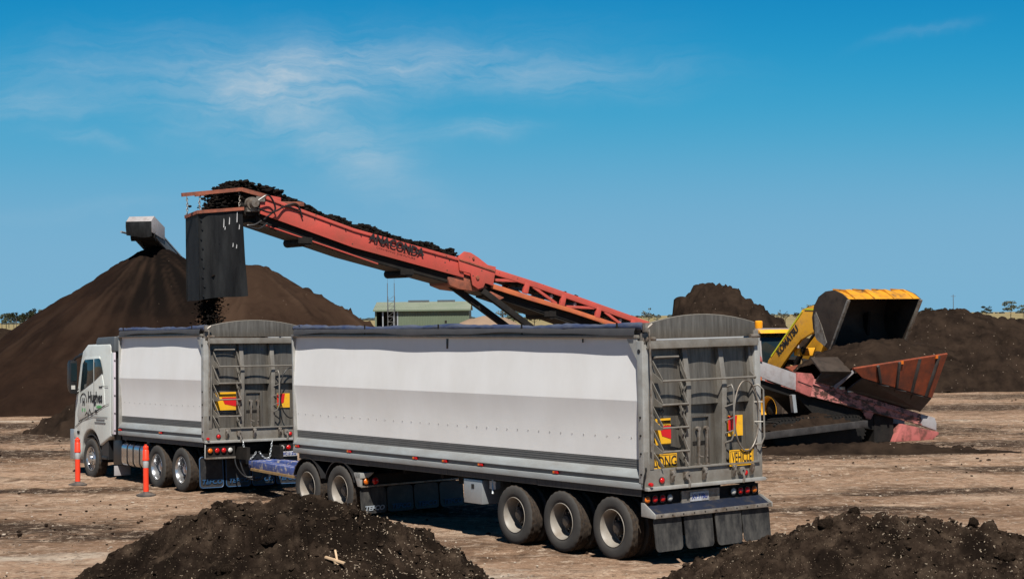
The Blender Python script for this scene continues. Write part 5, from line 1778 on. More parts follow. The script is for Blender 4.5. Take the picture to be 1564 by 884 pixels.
        m.cyl((6.30, b + s_ * .05, 5.33), .03, -.03, .03, 'y', 10)
        m.build('fold_pin', M['redrust'], j, smooth=40)
    MB().prism([(5.6, 4.86), (5.66, 4.66), (5.95, 4.56), (6.5, 4.50), (6.8, 4.60), (6.4, 4.9)], 'y', .05, 1.0).build('jib_mount', M['redrust'], root, .01)
    for s0, z0 in ((5.85, 4.66), (6.60, 4.50)):
        MB().bar((s0, -.02 if s0 > 6 else .30, z0), (s0 + 5.0, -.02 if s0 > 6 else .30, z0 - 3.15), .13, .15).build('jib_strut', M['dark'], root, .006)
    MB().prism([(6.85, 4.50), (7.25, 4.34), (7.1, 4.28), (6.75, 4.42)], 'y', -.02, .03).build('jib_ear', M['redrust'], root, .004)
    # lattice boom
    for b in (0.0, .98):
        y0, y1 = b, b + .07
        ss = [6.97, 8.35, 9.9, 11.82, 14.0, 15.9]
        m = MB()
        m.prism([(s, zt(s) + .0) for s in ss] + [(s, zt(s) - .155) for s in reversed(ss)], 'y', y0, y1)
        m.build('upper_chord', M['redpaint'], root, .008)
        m = MB()
        m.prism([(6.88, 4.71), (8.01, 4.41), (9.35, 4.07), (10.68, 3.70), (12.2, 3.28), (14, 2.70), (16, 2.10), (16, 1.98), (14, 2.58), (12.2, 3.16), (10.68, 3.58), (9.35, 3.95), (8.01, 4.28), (6.88, 4.58)], 'y', y0, y1)
        m.build('lower_chord', M['orangechord'] if b == 0 else M['redrust'], root, .008)
        for s in (7.96, 9.12, 10.26, 11.4, 12.6):
            MB().bar((s + .04, b + .035, zt(s) - .10), (s - .03, b + .035, zt(s) - .37), .075, .15, (1, 0, 0)).build('post', M['redpaint'], root, .004)
        for (a, za), (c, zc) in (((7.02, 4.79), (7.92, 4.76)), ((8.18, 4.62), (8.92, 4.18)), ((9.24, 4.10), (10.14, 4.06)), ((10.48, 3.96), (11.1, 3.58)), ((11.5, 3.5), (12.4, 3.42))):
            MB().bar((a, b + .035, za), (c, b + .035, zc), .05, .07).build('lattice_brace', M['redpaint'], root, .004)
    m = MB()
    m.prism([(7.0, 4.58), (9.4, 3.98), (12.0, 3.18), (12.0, 2.60), (9.4, 3.66), (7.0, 4.36)], 'y', .14, .92)
    m.build('lattice_pan', M['dark'], root)
    for s in np.arange(7.3, 15, .75):
        m = MB()
        m.cyl((s, 0, zt(s) - .22), .05, .07, .98, 'y', 8)
        m.build('idler_roller', M['greypanel'], root, smooth=40)
    # feeder section
    for b in (0.0, 1.30):
        y0, y1 = b, b + .06
        MB().prism([(15.6, zt(15.6) + .02), (17.30, zt(17.3)), (17.29, 1.67), (15.6, 2.18)], 'y', y0, y1).build('grey_side_panel', M['greypanel'], root, .01)
        MB().prism([(15.5, 2.80), (15.95, 2.66), (16.0, 2.5), (15.5, 2.62)], 'y', y0 - .04, y1).build('red_corner', M['pinkclean'], root, .01)
        jb = MB().prism([(17.30, 2.18), (17.86, 2.13), (17.95, 2.02), (17.80, 1.46), (17.28, 1.64)], 'y', y0 - .06, y1 + .05).build('joint_block', M['pinkclean'], root, .012)
        MB().bar((17.30, y0 - .065, 1.93), (17.84, y0 - .065, 1.76), .012, .02).build('joint_seam', M['dark'], jb)
        sd = MB().prism([(17.86, 2.02), (19.2, 1.62), (22.36, .80), (22.36, .46), (19.2, 1.16), (17.80, 1.50)], 'y', y0, y1).build('feeder_side', M['pink'], root, .008)
        m = MB()
        m.prism([(17.9, 1.86), (22.36, .655), (22.36, .62), (17.9, 1.82)], 'y', y0 - .035, y0)
        m.prism([(17.82, 1.53), (22.36, .50), (22.36, .46), (17.82, 1.48)], 'y', y0 - .045, y0)
        m.build('side_rib', M['pink'], sd, .004)
        MB().prism([(19.9, 1.02), (20.4, .92), (20.25, .72), (20.05, .76)], 'y', y0 - .01, y0 + .03).build('side_lug', M['pink'], sd, .004)
        MB().prism([(22.36, .80), (22.95, .66), (23.03, .50), (23.02, .27), (22.36, .46)], 'y', y0 - .02, y1 + .03).build('tail_plate', M['greypanel'], root, .012)
        fr = MB()
        for k in range(4):
            s = 18.3 + k * .34
            fr.box(s, s + .22, y0 - .03, y0 + .02, zt(s) - .05, zt(s) + .035)
        fr.build('skirt_clamps', M['galv'], sd, .004)
    MB().prism([(21.16, .02), (21.47, .54), (23.03, .23), (23.04, .16), (22.75, .0)], 'y', -.10, 1.45).build('tail_box', M['pinkclean'], root, .015)
    MB().box(20.5, 21.3, .1, 1.25, .02, .85).build('tail_frame', M['dark'], root)
    m = MB()
    m.prism([(15.6, 2.12), (17.4, 1.65), (21.2, .62), (21.2, .25), (18.2, .85), (17.5, 1.42), (15.6, 1.90)], 'y', .12, 1.2)
    m.build('chassis', M['dark'], root)
    # engine box, seen dark behind the tail of the trailer
    MB().box(12.2, 14.6, .2, 1.6, .7, 2.0).build('engine_box', M['redrust'], root, .03)
    # crawler tracks
    for b in (-.25, 1.15):
        out = []
        for k in range(13):
            a = R(90 + 180 * k / 12)
            out.append((16.55 + .42 * math.cos(a), .46 + .42 * math.sin(a)))
        for k in range(13):
            a = R(-90 + 180 * k / 12)
            out.append((19.35 + .42 * math.cos(a), .46 + .42 * math.sin(a)))
        tr = MB().prism(out, 'y', b, b + .45).build('crawler_track', M['dark'], root, .01)
        m = MB()
        q = len(out)
        for k in range(q):
            a, c = Vector((out[k][0], 0, out[k][1])), Vector((out[(k + 1) % q][0], 0, out[(k + 1) % q][1]))
            nseg = max(1, int((c - a).length / .14))
            for j in range(nseg):
                p = a + (c - a) * (j + .5) / nseg
                dd = (c - a).normalized()
                m.bar((p.x, b - .02, p.z), (p.x, b + .47, p.z), .05, .05, (dd.x, 0, dd.z))
        tag(m.build('track_grousers', M['dark'], tr), kind='stuff')
    # low side beam loaded with spillage
    MB().bar((14.6, -.62, .44), (19.44, -.62, .655), .14, .19).build('side_beam', M['hoppergrey'], root, .008)
    m = MB()
    m.bar((17.05, -.10, 1.55), (17.1, -.12, 1.05), .22, .10)
    m.build('side_bracket', M['galv'], root)
    # hopper
    nz, hz = 0.0, .9
    A, B, C, D = (18.67, -.90, 2.26), (22.54, -.90, 2.60), (22.39, -.40, 1.30), (19.13, -.78, 2.0)
    E_, F_ = (22.33, .0, .90), (19.28, .0, 1.64)
    hop = MB()

    def sheet(q, t):
        nn = (Vector(q[1]) - Vector(q[0])).cross(Vector(q[-1]) - Vector(q[0])).normalized() * t
        vs = [Vector(p) for p in q] + [Vector(p) + nn for p in q]
        n_ = len(q)
        return vs, [tuple(range(n_)), tuple(range(2 * n_ - 1, n_ - 1, -1))] + [(i, n_ + i, n_ + (i + 1) % n_, (i + 1) % n_) for i in range(n_)]
    hop.add(*sheet([A, B, C, D], -.04))
    hp = hop.build('hopper_wall', M['hopper'], root)
    MB().add(*sheet([D, C, E_, F_], -.04)).build('hopper_foot', M['hoppergrey'], root)
    MB().tube([A, B], .04, 6).build('hopper_rim', M['hopper'], hp)
    for t in (.24, .47, .69, .90):
        a = Vector(A).lerp(Vector(B), t)
        c = Vector(D).lerp(Vector(C), t)
        off = Vector((0, -.045, -.01))
        MB().bar(a + off, c + off, .10, .08, (1, 0, 0)).build('hopper_rib', M['hoppergrey'], hp, .004)
    for t in (.50, .88):
        a = Vector(A).lerp(Vector(B), t)
        MB().box(a.x - .05, a.x + .05, a.y - .06, a.y + .02, a.z - .08, a.z + .02).build('rim_lug', M['lorange'], hp)
    for t in (.3, .55, .8):
        a = Vector(D).lerp(Vector(C), t)
        c = Vector(F_).lerp(Vector(E_), t)
        MB().add(*sheet([a + Vector((-.22, -.02, -.02)), a + Vector((.22, -.02, -.10)), c + Vector((0, -.10, .06))], .03)).build('foot_gusset', M['hoppergrey'], hp)
    # far and end walls of the hopper
    MB().add(*sheet([(18.9, 2.15, 2.26), (22.6, 2.15, 2.60), (22.4, 1.35, .95), (19.2, 1.35, 1.75)], .04)).build('hopper_wall', M['hopper'], root)
    MB().add(*sheet([B, (22.6, 2.15, 2.60), (22.4, 1.35, .95), E_, C], .04)).build('hopper_wall', M['hopper'], root)
    fp = MB().add(*sheet([(18.16, .30, 2.59), (19.24, .30, 2.57), (18.89, -.62, 2.17), (17.99, -.30, 2.20)], .04)).build('front_plate', M['bucketsteel'], root)
    MB().add(*sheet([(18.1, -.25, 2.2), (18.89, -.62, 2.17), (18.8, -.05, 1.72), (18.0, -.05, 1.9)], .03)).build('front_plate', M['hoppergrey'], root)
    MB().bar((18.95, -.64, 2.18), (18.75, -.06, 1.70), .05, .10).build('plate_edge', M['greypanel'], root)
    # end rail pieces
    return root


CONVEYOR = build_conveyor()


def build_chute():
    c = cv_world(-.68, .50, 4.4)
    root = thing('rubber_chute', 'black rubber chute with a rusty top bar hanging on chains over the truck', 'chute', (c.x, c.y, 4.37), (0, 0, CV_A))
    # open-sided box of rubber sheet; the near sheet has a fold to the left
    z1, z0 = 2.02, 0.0

    def sheet(fn, n=26, mz=20, nm='rubber_sheet'):
        vs, fs = [], []
        for i in range(n + 1):
            for j in range(mz + 1):
                vs.append(fn(i / n, j / mz))
        for i in range(n):
            for j in range(mz):
                a = i * (mz + 1) + j
                fs.append((a, a + mz + 1, a + mz + 2, a + 1))
        return MB().add(vs, fs).build(nm, M['curtain'], root, smooth=60)

    def near(u, v):
        x = -.48 + u * (1.12 + .10 * v) + .02 * v
        fold = .035 * math.exp(-((u - .10) / .06) ** 2) * (1 - .3 * v)
        y = -.50 + fold + .03 * math.sin(u * 7 + v * 2) * v - .03 * (1 - u) * v - .035 * math.sin(u * 3.14) * math.sin(v * 2.6) + .025 * math.sin(u * 13 + 1) * math.sin(v * 5)
        z = z1 - .10 + .13 * u - v * (1.98 + .02 * u) + .02 * math.sin(u * 5) * v
        return (x, y, z)
    sheet(near)
    sheet(lambda u, v: (-.48 + .02 * v, -.50 + .03 * math.sin(v * 2) * v - .03 * v + u * .68, z1 - .10 - .03 * u - v * 1.985 + .02 * u * v))
    sheet(lambda u, v: (.64 + .10 * v, -.50 + u * .68, z1 + .03 - v * 1.99))
    sheet(lambda u, v: (-.48 + u * (1.12 + .10 * v), .18 + .02 * math.sin(u * 9) * v, z1 - .10 + .13 * u - v * 1.97))
    m = MB()
    m.bar((-.49, .18, z1 - .15), (-.49, -.52, z1 - .07), .035, .075)
    m.bar((-.49, -.53, z1 - .07), (.66, -.53, z1 + .035), .035, .075)
    m.build('top_bar', M['redrust'], root)
    m = MB()
    m.bar((-.49, .20, z1 - .14), (.66, .20, z1 + .03), .035, .07)
    m.bar((.66, -.52, z1 + .03), (.66, .20, z1 + .03), .03, .06)
    m.build('top_bar', M['redrust'], root)
    m = MB()
    for k in range(9):
        v = .08 + k * .11
        p = near(.07 + .03 * (k % 2), v)
        m.cyl((p[0], p[1] - .01, p[2]), .022, -.02, .01, 'y', 8)
    m.build('rubber_bolts', M['black'], root)
    m = MB()
    for u, v, l in ((.56, .14, .11), (.68, .12, .09), (.86, .08, .14), (.90, .20, .06), (.72, .40, .05), (.80, .42, .05), (.58, .20, .04)):
        p = near(u, v)
        m.plate([(-.012, -l), (.010, -l * .9), (.016, l * .6), (.002, l)], (p[0], p[1] - .008, p[2]), (1, 0, 0), (0, 0, 1), .004)
    m.build('pale_scuffs', M['scuff'], root)

    def chain(x, y, za, zb, sway):
        m = MB()
        k = max(3, int((za - zb) / .052))
        for i in range(k):
            t = (i + .5) / k
            c_ = Vector((x + sway * math.sin(t * 3.1) + .0, y, za + (zb - za) * t))
            sd = Vector((1, 0, 0)) if i % 2 else Vector((.35, .93, 0))
            ring = [c_ + Vector((0, 0, 1)) * math.cos(q * math.pi / 4) * .040 + sd * math.sin(q * math.pi / 4) * .020 for q in range(8)]
            m.tube(ring, .009, 5, closed=True)
        return m.build('chain', M['steel'], root, smooth=60)
    chain(-.46, .16, 2.36, z1 - .12, .02)
    chain(-.40, -.50, 2.36, z1 - .05, -.04)
    chain(.56, -.47, 2.46, z1 + .06, .03)
    chain(.56, .18, 2.44, z1 + .04, -.02)
    return root


build_chute()

# compost riding the belt, tumbling off the head and dropping into the truck
g = np.random.default_rng(33)
pos, rad = [], []
for k in range(11000):
    s = g.uniform(.1, 6.6) if k % 5 else g.uniform(6.6, 15.5)
    lump = .5 + .5 * math.sin(s * 5.3 + 1.7 * math.sin(s * 2.2))
    prof = .27 + .10 * lump if s < 6.0 else .03 + .13 * max(0, math.sin(s * 2.1 + .6)) ** 2
    b = min(.96, max(.06, .5 + g.normal() * .24))
    h = -.10 + prof * (1 - .7 * ((b - .5) / .5) ** 2) * g.random() ** .45
    pos.append(cv_world(s, b, zt(s) + h))
    rad.append((.016 + .045 * g.random() ** 2.5) * (1.7 if g.random() < .025 else 1))
for k in range(2600):       # heap tumbling over the head drum
    s = g.uniform(-.62, 1.0)
    top = float(np.interp(s, [-.62, -.45, -.2, .05, .5, 1.0], [6.50, 6.86, 7.06, 7.10, 7.0, 6.88]))
    low = float(np.interp(s, [-.62, -.25, .1, 1.0], [6.20, 6.25, 6.60, 6.55]))
    z = low + (top - low) * g.random() ** .6
    pos.append(cv_world(s + .05 * g.normal(), min(1.0, max(.05, .5 + g.normal() * .25)), z))
    rad.append((.022 + .055 * g.random() ** 2) * (1.6 if g.random() < .03 else 1))
o = clods('belt_compost', np.array(pos), np.array(rad), M['compost_black'], seed=9, jag=.26)
tag(o, 'black clods of compost riding up the conveyor belt', kind='stuff')
pos, rad = [], []
for k in range(5200):
    z = g.uniform(3.3, 4.6) if k < 4200 else g.uniform(4.6, 6.5)
    w = .11 + .03 * (4.6 - min(z, 4.6))
    pos.append(cv_world(-.70 + g.normal() * w, .40 + g.normal() * .14, z))
    rad.append(.008 + .034 * g.random() ** 4)
o = clods('falling_compost', np.array(pos), np.array(rad), M['compost_black'], seed=10, jag=.3)
tag(o, 'dark compost dropping out of the black rubber chute', kind='stuff')
# heap inside the hopper and spillage on the side beam
xs, ys = np.arange(18.9, 23.3, .04), np.arange(-.95, 2.3, .04)
X, Y = np.meshgrid(xs, ys)
Z = np.interp(X, [18.9, 19.6, 20.6, 21.8, 22.8, 23.3], [2.34, 2.72, 2.94, 3.00, 2.90, 2.66]) - .32 * ((Y - .6) / 1.5) ** 2 + .10 * fbm(X * 1.6, Y * 1.6, 4, 61) + .05 * fbm(X * 6, Y * 6, 2, 62)
lumps_into(Z, X, Y, 170, .03, .14, np.random.default_rng(6))
P = np.array([cv_world(a, b, c) for a, b, c in zip(X.ravel(), Y.ravel(), Z.ravel())])
i_ = np.arange(X.size).reshape(X.shape)
Z = np.minimum(Z, np.interp(X, [18.67, 22.54], [2.20, 2.54]) + (Y + .80) * .9)
P = np.array([cv_world(a, max(b, -.80), c) for a, b, c in zip(X.ravel(), Y.ravel(), Z.ravel())])
me = raw_mesh('hopper_compost', P, np.stack([i_[:-1, :-1], i_[:-1, 1:], i_[1:, 1:], i_[1:, :-1]], -1).reshape(-1, 4))
me.materials.append(M['compost_rough'])
tag(link('hopper_compost', me), 'dark compost heaped in the orange hopper', kind='stuff')
xs, ys = np.arange(14.7, 19.4, .05), np.arange(-.62, .35, .05)
X, Y = np.meshgrid(xs, ys)
Z = .56 + np.interp(X, [14.7, 16.0, 17.2, 18.4, 19.4], [.05, .10, .40, .42, .12]) * np.exp(-((Y + .05) / .38) ** 2) + .10 * fbm(X * 2, Y * 2, 4, 71) + .03 * fbm(X * 8, Y * 8, 2, 72)
lumps_into(Z, X, Y, 120, .03, .11, np.random.default_rng(16))
P = np.array([cv_world(a, b, c) for a, b, c in zip(X.ravel(), Y.ravel(), Z.ravel())])
i_ = np.arange(X.size).reshape(X.shape)
me = raw_mesh('spilled_compost', P, np.stack([i_[:-1, :-1], i_[:-1, 1:], i_[1:, 1:], i_[1:, :-1]], -1).reshape(-1, 4))
me.materials.append(M['compost_rough'])
tag(link('spilled_compost', me), 'compost spilled along the low grey side beam of the conveyor', kind='stuff')

# ================================================================ wheel loader


def build_loader():
    hd = (.5, -.866)
    root = thing('wheel_loader', 'yellow wheel loader tipping its big bucket into the orange hopper', 'loader', (9.35, 58.55, 0), (0, 0, math.atan2(-hd[0], hd[1])))
    for y in (0.0, -3.1):
        for s in (-1, 1):
            t = tyre_mb(.80, .29, 60, .045, .42).build('wheel', M['ldtyre'], root, smooth=30)
            t.data.materials.append(M['tread'])
            for p in t.data.polygons:
                if math.hypot(p.center[1], p.center[2]) > 9:
                    p.material_index = 1
            t.location = (s * 1.12, y, .80)
            if s > 0:
                t.rotation_euler = (0, 0, math.pi)
            MB().lathe([(.42, -.24), (.46, -.27), (.43, -.30), (.38, -.27), (.34, -.10)], 'x', n=32).build('rim', M['ldyellow'], t, smooth=35)
            MB().lathe([(.345, -.10), (.22, -.06), (.20, -.16), (.15, -.20), (.0005, -.21)], 'x', n=28).build('hub', M['dark'], t, smooth=35)
    m = MB()
    m.box(-.55, .55, -1.1, .6, .55, 1.5)
    m.prism([(-1.1, 1.5), (.2, 1.5), (-.2, 2.35), (-1.0, 2.45)], 'x', -.50, .50)
    m.build('front_frame', M['dark'], root, .03)
    m = MB()
    m.box(-.95, .95, -5.4, -1.25, .8, 1.55)
    m.prism([(-5.5, 1.0), (-5.5, 2.2), (-5.2, 2.45), (-2.7, 2.5), (-2.7, 1.4)], 'x', -.85, .85)
    m.build('engine_hood', M['ldyellow'], root, .05)
    for s in (-1, 1):
        for y in (0, -3.1):
            MB().prism([(y + .95 * math.cos(a), .80 + .95 * math.sin(a)) for a in np.linspace(R(35), R(150), 12)] + [(y + .91 * math.cos(a), .80 + .91 * math.sin(a)) for a in np.linspace(R(150), R(35), 12)], 'x', min(s * .8, s * 1.4), max(s * .8, s * 1.4)).build('mudguard', M['black'], root, smooth=40)
    # cab
    m = MB()
    m.prism([(-2.75, 1.5), (-2.75, 3.20), (-1.25, 3.20), (-1.02, 2.2), (-1.15, 1.5)], 'x', -.76, .76)
    cab = m.build('cab', M['glass'], root, .03)
    for s in (-.78, .78):
        MB().bar((s, -1.24, 3.2), (s, -1.03, 1.55), .07, .07).build('cab_pillar', M['greypanel'], cab)
        MB().bar((s, -2.76, 3.2), (s, -2.76, 1.5), .09, .09).build('cab_pillar', M['dark'], cab)
        MB().bar((s, -1.9, 3.2), (s, -1.9, 1.5), .06, .06).build('cab_pillar', M['dark'], cab)
    rf = MB().prism([(-2.9, 3.20), (-2.9, 3.30), (-1.1, 3.34), (-1.0, 3.22)], 'x', -.88, .88).build('cab_roof', M['ldyellow'], cab, .03)
    MB().box(-.7, .7, -2.7, -1.4, 3.33, 3.37).build('roof_panel', M['greypanel'], rf)
    bc = MB().lathe([(.11, 3.36), (.13, 3.40), (.13, 3.60), (.10, 3.63), (.0005, 3.635)], 'z', (.50, -1.6, .0), 16).build('beacon', M['amber'], cab, smooth=40)
    MB().tube([(.98, -1.25, 2.6), (.78, -1.2, 2.9)], .02, 6).box(.92, 1.08, -1.32, -1.26, 2.25, 2.62).build('mirror', M['black'], cab, .01)
    # lift arms
    arm = [(-1.05, 2.02), (-.60, 1.84), (.35, 2.70), (.75, 3.02), (1.5, 3.30), (2.15, 3.12), (2.42, 3.38), (2.30, 3.72), (1.95, 4.02), (1.35, 4.10), (.85, 3.98), (-.92, 2.34)]
    for s in (-1, 1):
        a = MB().prism(arm, 'x', min(s * .56, s * .66), max(s * .56, s * .66)).build('lift_arm', M['ldyellow'], root, .012)
        MB().bar((s * .67, -.75, 2.47), (s * .67, .86, 3.93), .012, .05).bar((s * .67, 1.0, 3.99), (s * .67, 2.0, 3.96), .012, .05).build('neon_strip', M['neon'], a)
    d = Vector((0, 1.05 - (-.55), 3.55 - 2.22)).normalized()
    up = Vector((0, -d.z, d.y))
    text('KOMATSU', .33, (.67, .10, 2.98), None, M['ink'], root, matrix=(d, up), sx=.86, offset=.012)
    m = MB()
    m.tube([(.36, -.3, 1.7), (.36, .55, 2.75)], .09, 10)
    m.tube([(.36, .55, 2.75), (.36, 1.25, 3.35)], .05, 8)
    m.tube([(-.36, -.3, 1.7), (-.36, .55, 2.75)], .09, 10)
    m.tube([(-.36, .55, 2.75), (-.36, 1.25, 3.35)], .05, 8)
    m.build('lift_ram', M['black'], root, smooth=40)
    m = MB()
    m.prism([(.55, 2.3), (.85, 2.2), (1.55, 3.35), (1.75, 3.75), (1.45, 3.85), (1.15, 3.3)], 'x', -.14, .14)
    m.build('bell_crank', M['ldyellow'], root, .015)
    MB().box(-.5, .5, .2, .5, 2.5, 2.75).build('cross_tube', M['ldyellow'], root, .02)
    for pts in ([(.2, -.4, 2.2), (.25, .1, 2.35), (.22, .4, 2.1), (.2, .7, 2.5)], [(.45, -.5, 2.1), (.48, .0, 2.2), (.46, .35, 1.95), (.4, .5, 2.4)]):
        MB().tube(rounded_pts(pts), .03, 6).build('hydraulic_hose', M['ochre'], root, smooth=50)
    MB().cyl((.45, -.6, 1.9), .10, -.1, .1, 'x', 12).build('work_lamp', M['lwhite'], root, smooth=40)
    # bucket, tipped: a curved shell open to the front
    sec = [(3.98, 4.27), (3.72, 4.43), (3.35, 4.55), (2.95, 4.52), (2.62, 4.36), (2.40, 4.08), (2.30, 3.72), (2.34, 3.38), (2.52, 3.08), (2.80, 2.88), (3.12, 2.74)]
    W = 1.42
    nx = 24
    vs, fs = [], []
    for k in range(2):
        for i in range(nx + 1):
            x = -W + 2 * W * i / nx
            for y, z in sec:
                # slight waves of the worn top plate
                wob = .03 * math.sin(i * 1.05) * (1 if z > 4.4 else 0)
                cy, cz = 3.15, 3.65
                f = 1 - .03 * k
                vs.append((x * (1 - .004 * k), cy + (y - cy) * f, cz + (z + wob - cz) * f))
    q = len(sec)
    for i in range(nx):
        for j in range(q - 1):
            a = i * q + j
            fs.append((a, a + 1, a + q + 1, a + q))
            b_ = (nx + 1) * q + a
            fs.append((b_, b_ + q, b_ + q + 1, b_ + 1))
    for i in range(nx):
        a, b_ = i * q, (nx + 1) * q + i * q
        fs.append((a, a + q, b_ + q, b_))
        a, b_ = a + q - 1, b_ + q - 1
        fs.append((a, b_, b_ + q, a + q))
    bk = MB().add(vs, fs).build('bucket', M['bucketsteel'], root, smooth=30)
    bk.data.materials.append(M['bucketyellow'])
    for p in bk.data.polygons:
        if p.center[2] > 4.2 and p.normal[2] > .2:
            p.material_index = 1
    for s in (-1, 1):
        poly = sec + [(3.35, 2.85), (3.9, 4.15)]
        sp = MB().prism(sec, 'x', min(s * W, s * (W + .04)), max(s * W, s * (W + .04))).build('bucket_side', M['bucketsteel'], bk, .006)
        MB().bar((s * (W + .02), 4.0, 4.24), (s * (W + .02), 3.13, 2.72), .07, .10, (1, 0, 0)).build('side_cutter', M['steel'], sp, .006)
        MB().prism([(2.45, 3.15), (2.52, 3.05), (2.9, 2.85), (3.0, 2.95), (2.75, 3.5), (2.5, 3.9), (2.42, 3.8)], 'x', min(s * (W + .04), s * (W + .055)), max(s * (W + .04), s * (W + .055))).build('worn_patch', M['steel'], sp)
    m = MB()
    for k in range(4):
        x = -1.15 + k * .77
        m.prism([(3.98, 4.30), (3.55, 4.56), (2.95, 4.60), (3.0, 4.50), (3.6, 4.42)], 'x', x - .02, x + .02)
    m.build('bucket_ribs', M['bucketyellow'], bk)
    MB().bar((-W, 3.14, 2.73), (W, 3.14, 2.73), .16, .04, (0, .8, .6)).build('cutting_edge', M['steel'], bk, .005)
    m = MB()
    for s in (-.6, .6):
        m.prism([(2.1, 3.2), (2.5, 3.0), (2.6, 3.9), (2.3, 3.8)], 'x', s - .05, s + .05)
    m.build('bucket_lug', M['dark'], bk)
    return root


LOADER = build_loader()
pos, rad = [], []
for k in range(260):
    t = g.random()
    x = g.uniform(-1.3, 1.3)
    y = 3.15 + g.normal() * .10
    z = 2.65 - .9 * t * g.random()
    w = Matrix.Rotation(LOADER.rotation_euler.z, 4, 'Z') @ Vector((x, y, z))
    pos.append((w.x + 9.35, w.y + 58.55, w.z))
    rad.append(.02 + .06 * g.random() ** 2)
o = clods('tipped_compost', np.array(pos), np.array(rad), M['compost_black'], seed=12)
tag(o, 'compost sliding off the loader bucket lip', kind='stuff')


# ================================================================ stacker conveyor behind the tall heap
def build_stacker():
    root = thing('stacker_conveyor', 'grey stacker conveyor reaching over the tall compost cone from behind', 'conveyor', (-17.05, 83.6, 0), (0, 0, 0))
    d = Vector((.20, .98, 0)).normalized()
    side = Vector((d.y, -d.x, 0))

    def P(t, b, z):
        v = d * t + side * b
        return (v.x, v.y, z)
    zz = lambda t: 8.25 - .40 * t
    hood = MB()
    f0, f1 = -.62, .62
    vs = [P(-.40, f0, 8.30), P(-.40, f1, 8.30), P(-.40, f1, 8.42), P(-.40, f0, 8.42), P(-.05, f0, 8.66), P(-.05, f1, 8.66), P(1.2, f1, 8.20), P(1.2, f0, 8.20), P(1.2, f1, 7.6), P(1.2, f0, 7.6), P(-.3, f1, 7.9), P(-.3, f0, 7.9)]
    hood.add(vs, [(3, 2, 5, 4), (4, 5, 6, 7), (0, 1, 2, 3), (1, 10, 8, 6, 5, 2), (0, 3, 4, 7, 9, 11), (6, 8, 9, 7), (0, 11, 10, 1)])
    h = hood.build('head_hood', M['greypanel'], root, .02)
    fl = MB()
    nn_ = 10
    vs = []
    for i in range(nn_ + 1):
        u = i / nn_
        b_ = f0 - .01 + (f1 - f0 + .02) * u
        vs += [P(-.425, b_, 8.41), P(-.43 - .03 * math.sin(u * 3.14), b_, 8.15), P(-.34 - .03 * math.sin(u * 9), b_, 7.78 + .05 * math.sin(u * 5) - .12 * math.sin(u * 3.14))]
    fl.add(vs, [(i * 3 + j, i * 3 + j + 1, i * 3 + j + 4, i * 3 + j + 3) for i in range(nn_) for j in range(2)])
    fl.build('rubber_flap', M['curtain'], h, smooth=60)
    m = MB()
    m.cyl((0, 0, 0), .22, -.6, .6, 'x', 18)
    m.v = [tuple(Vector(P(.15, v[0], 7.75)) + Vector((0, v[1], v[2]))) for v in m.v]
    m.build('head_drum', M['dark'], root, smooth=40)
    for b in (-.52, .52):
        m = MB()
        m.bar(P(.1, b, zz(.1) - .25), P(15, b, zz(15) - .25), .10, .42)
        m.build('boom_rail', M['deflector'], root, .01)
        MB().bar(P(.1, b, zz(.1) - .02), P(15, b, zz(15) - .02), .14, .06).build('boom_flange', M['galv'], root)
    m = MB()
    m.bar(P(.1, 0, zz(.1) - .3), P(15, 0, zz(15) - .3), .95, .10)
    m.build('belt', M['belt'], root)
    m = MB()
    m.bar(P(6.0, -.5, zz(6) - .5), P(7.5, -.9, 0), .14, .14)
    m.bar(P(6.0, .5, zz(6) - .5), P(7.5, .9, 0), .14, .14)
    m.build('support_legs', M['dark'], root)
    MB().tube([P(-.45, -.85, 7.95), P(.1, -.8, 7.9)], .05, 6).build('scraper_arm', M['galv'], root)
    return root


build_stacker()


# ================================================================ bollards
def build_bollard():
    root = thing('bollard', 'orange bollard', 'bollard')
    MB().lathe([(.0005, 0), (.215, 0), (.215, .035), (.15, .055), (.07, .08), (.06, .10)], 'z', n=28).build('base', M['bolbase'], root, smooth=35)
    m = MB()
    m.lathe([(.062, .05), (.060, .60), (.060, .63), (.060, .77), (.075, .785), (.075, .83), (.068, .845), (.068, 1.0), (.06, 1.012), (.062, 1.03), (.062, 1.08), (.045, 1.10), (.03, 1.10), (.03, 1.13), (.0005, 1.135)], 'z', n=24)
    p = m.build('post', M['bollard'], root, smooth=35)
    MB().lathe([(.0615, .62), (.064, .625), (.064, .79), (.0615, .795)], 'z', n=24).build('reflective_band', M['reflect'], p, smooth=35)
    return root


B1 = build_bollard()
B1.location = (-8.11, 39.96, 0)
tag(B1, 'orange bollard with a grey reflective band standing beside the truck rear wheels', 'bollard', 'orange bollards beside the truck')
B2 = copy_tree(B1)
B2.location = (-10.27, 42.69, 0)
tag(B2, 'orange bollard with a grey reflective band in front of the truck steer wheel', 'bollard', 'orange bollards beside the truck')


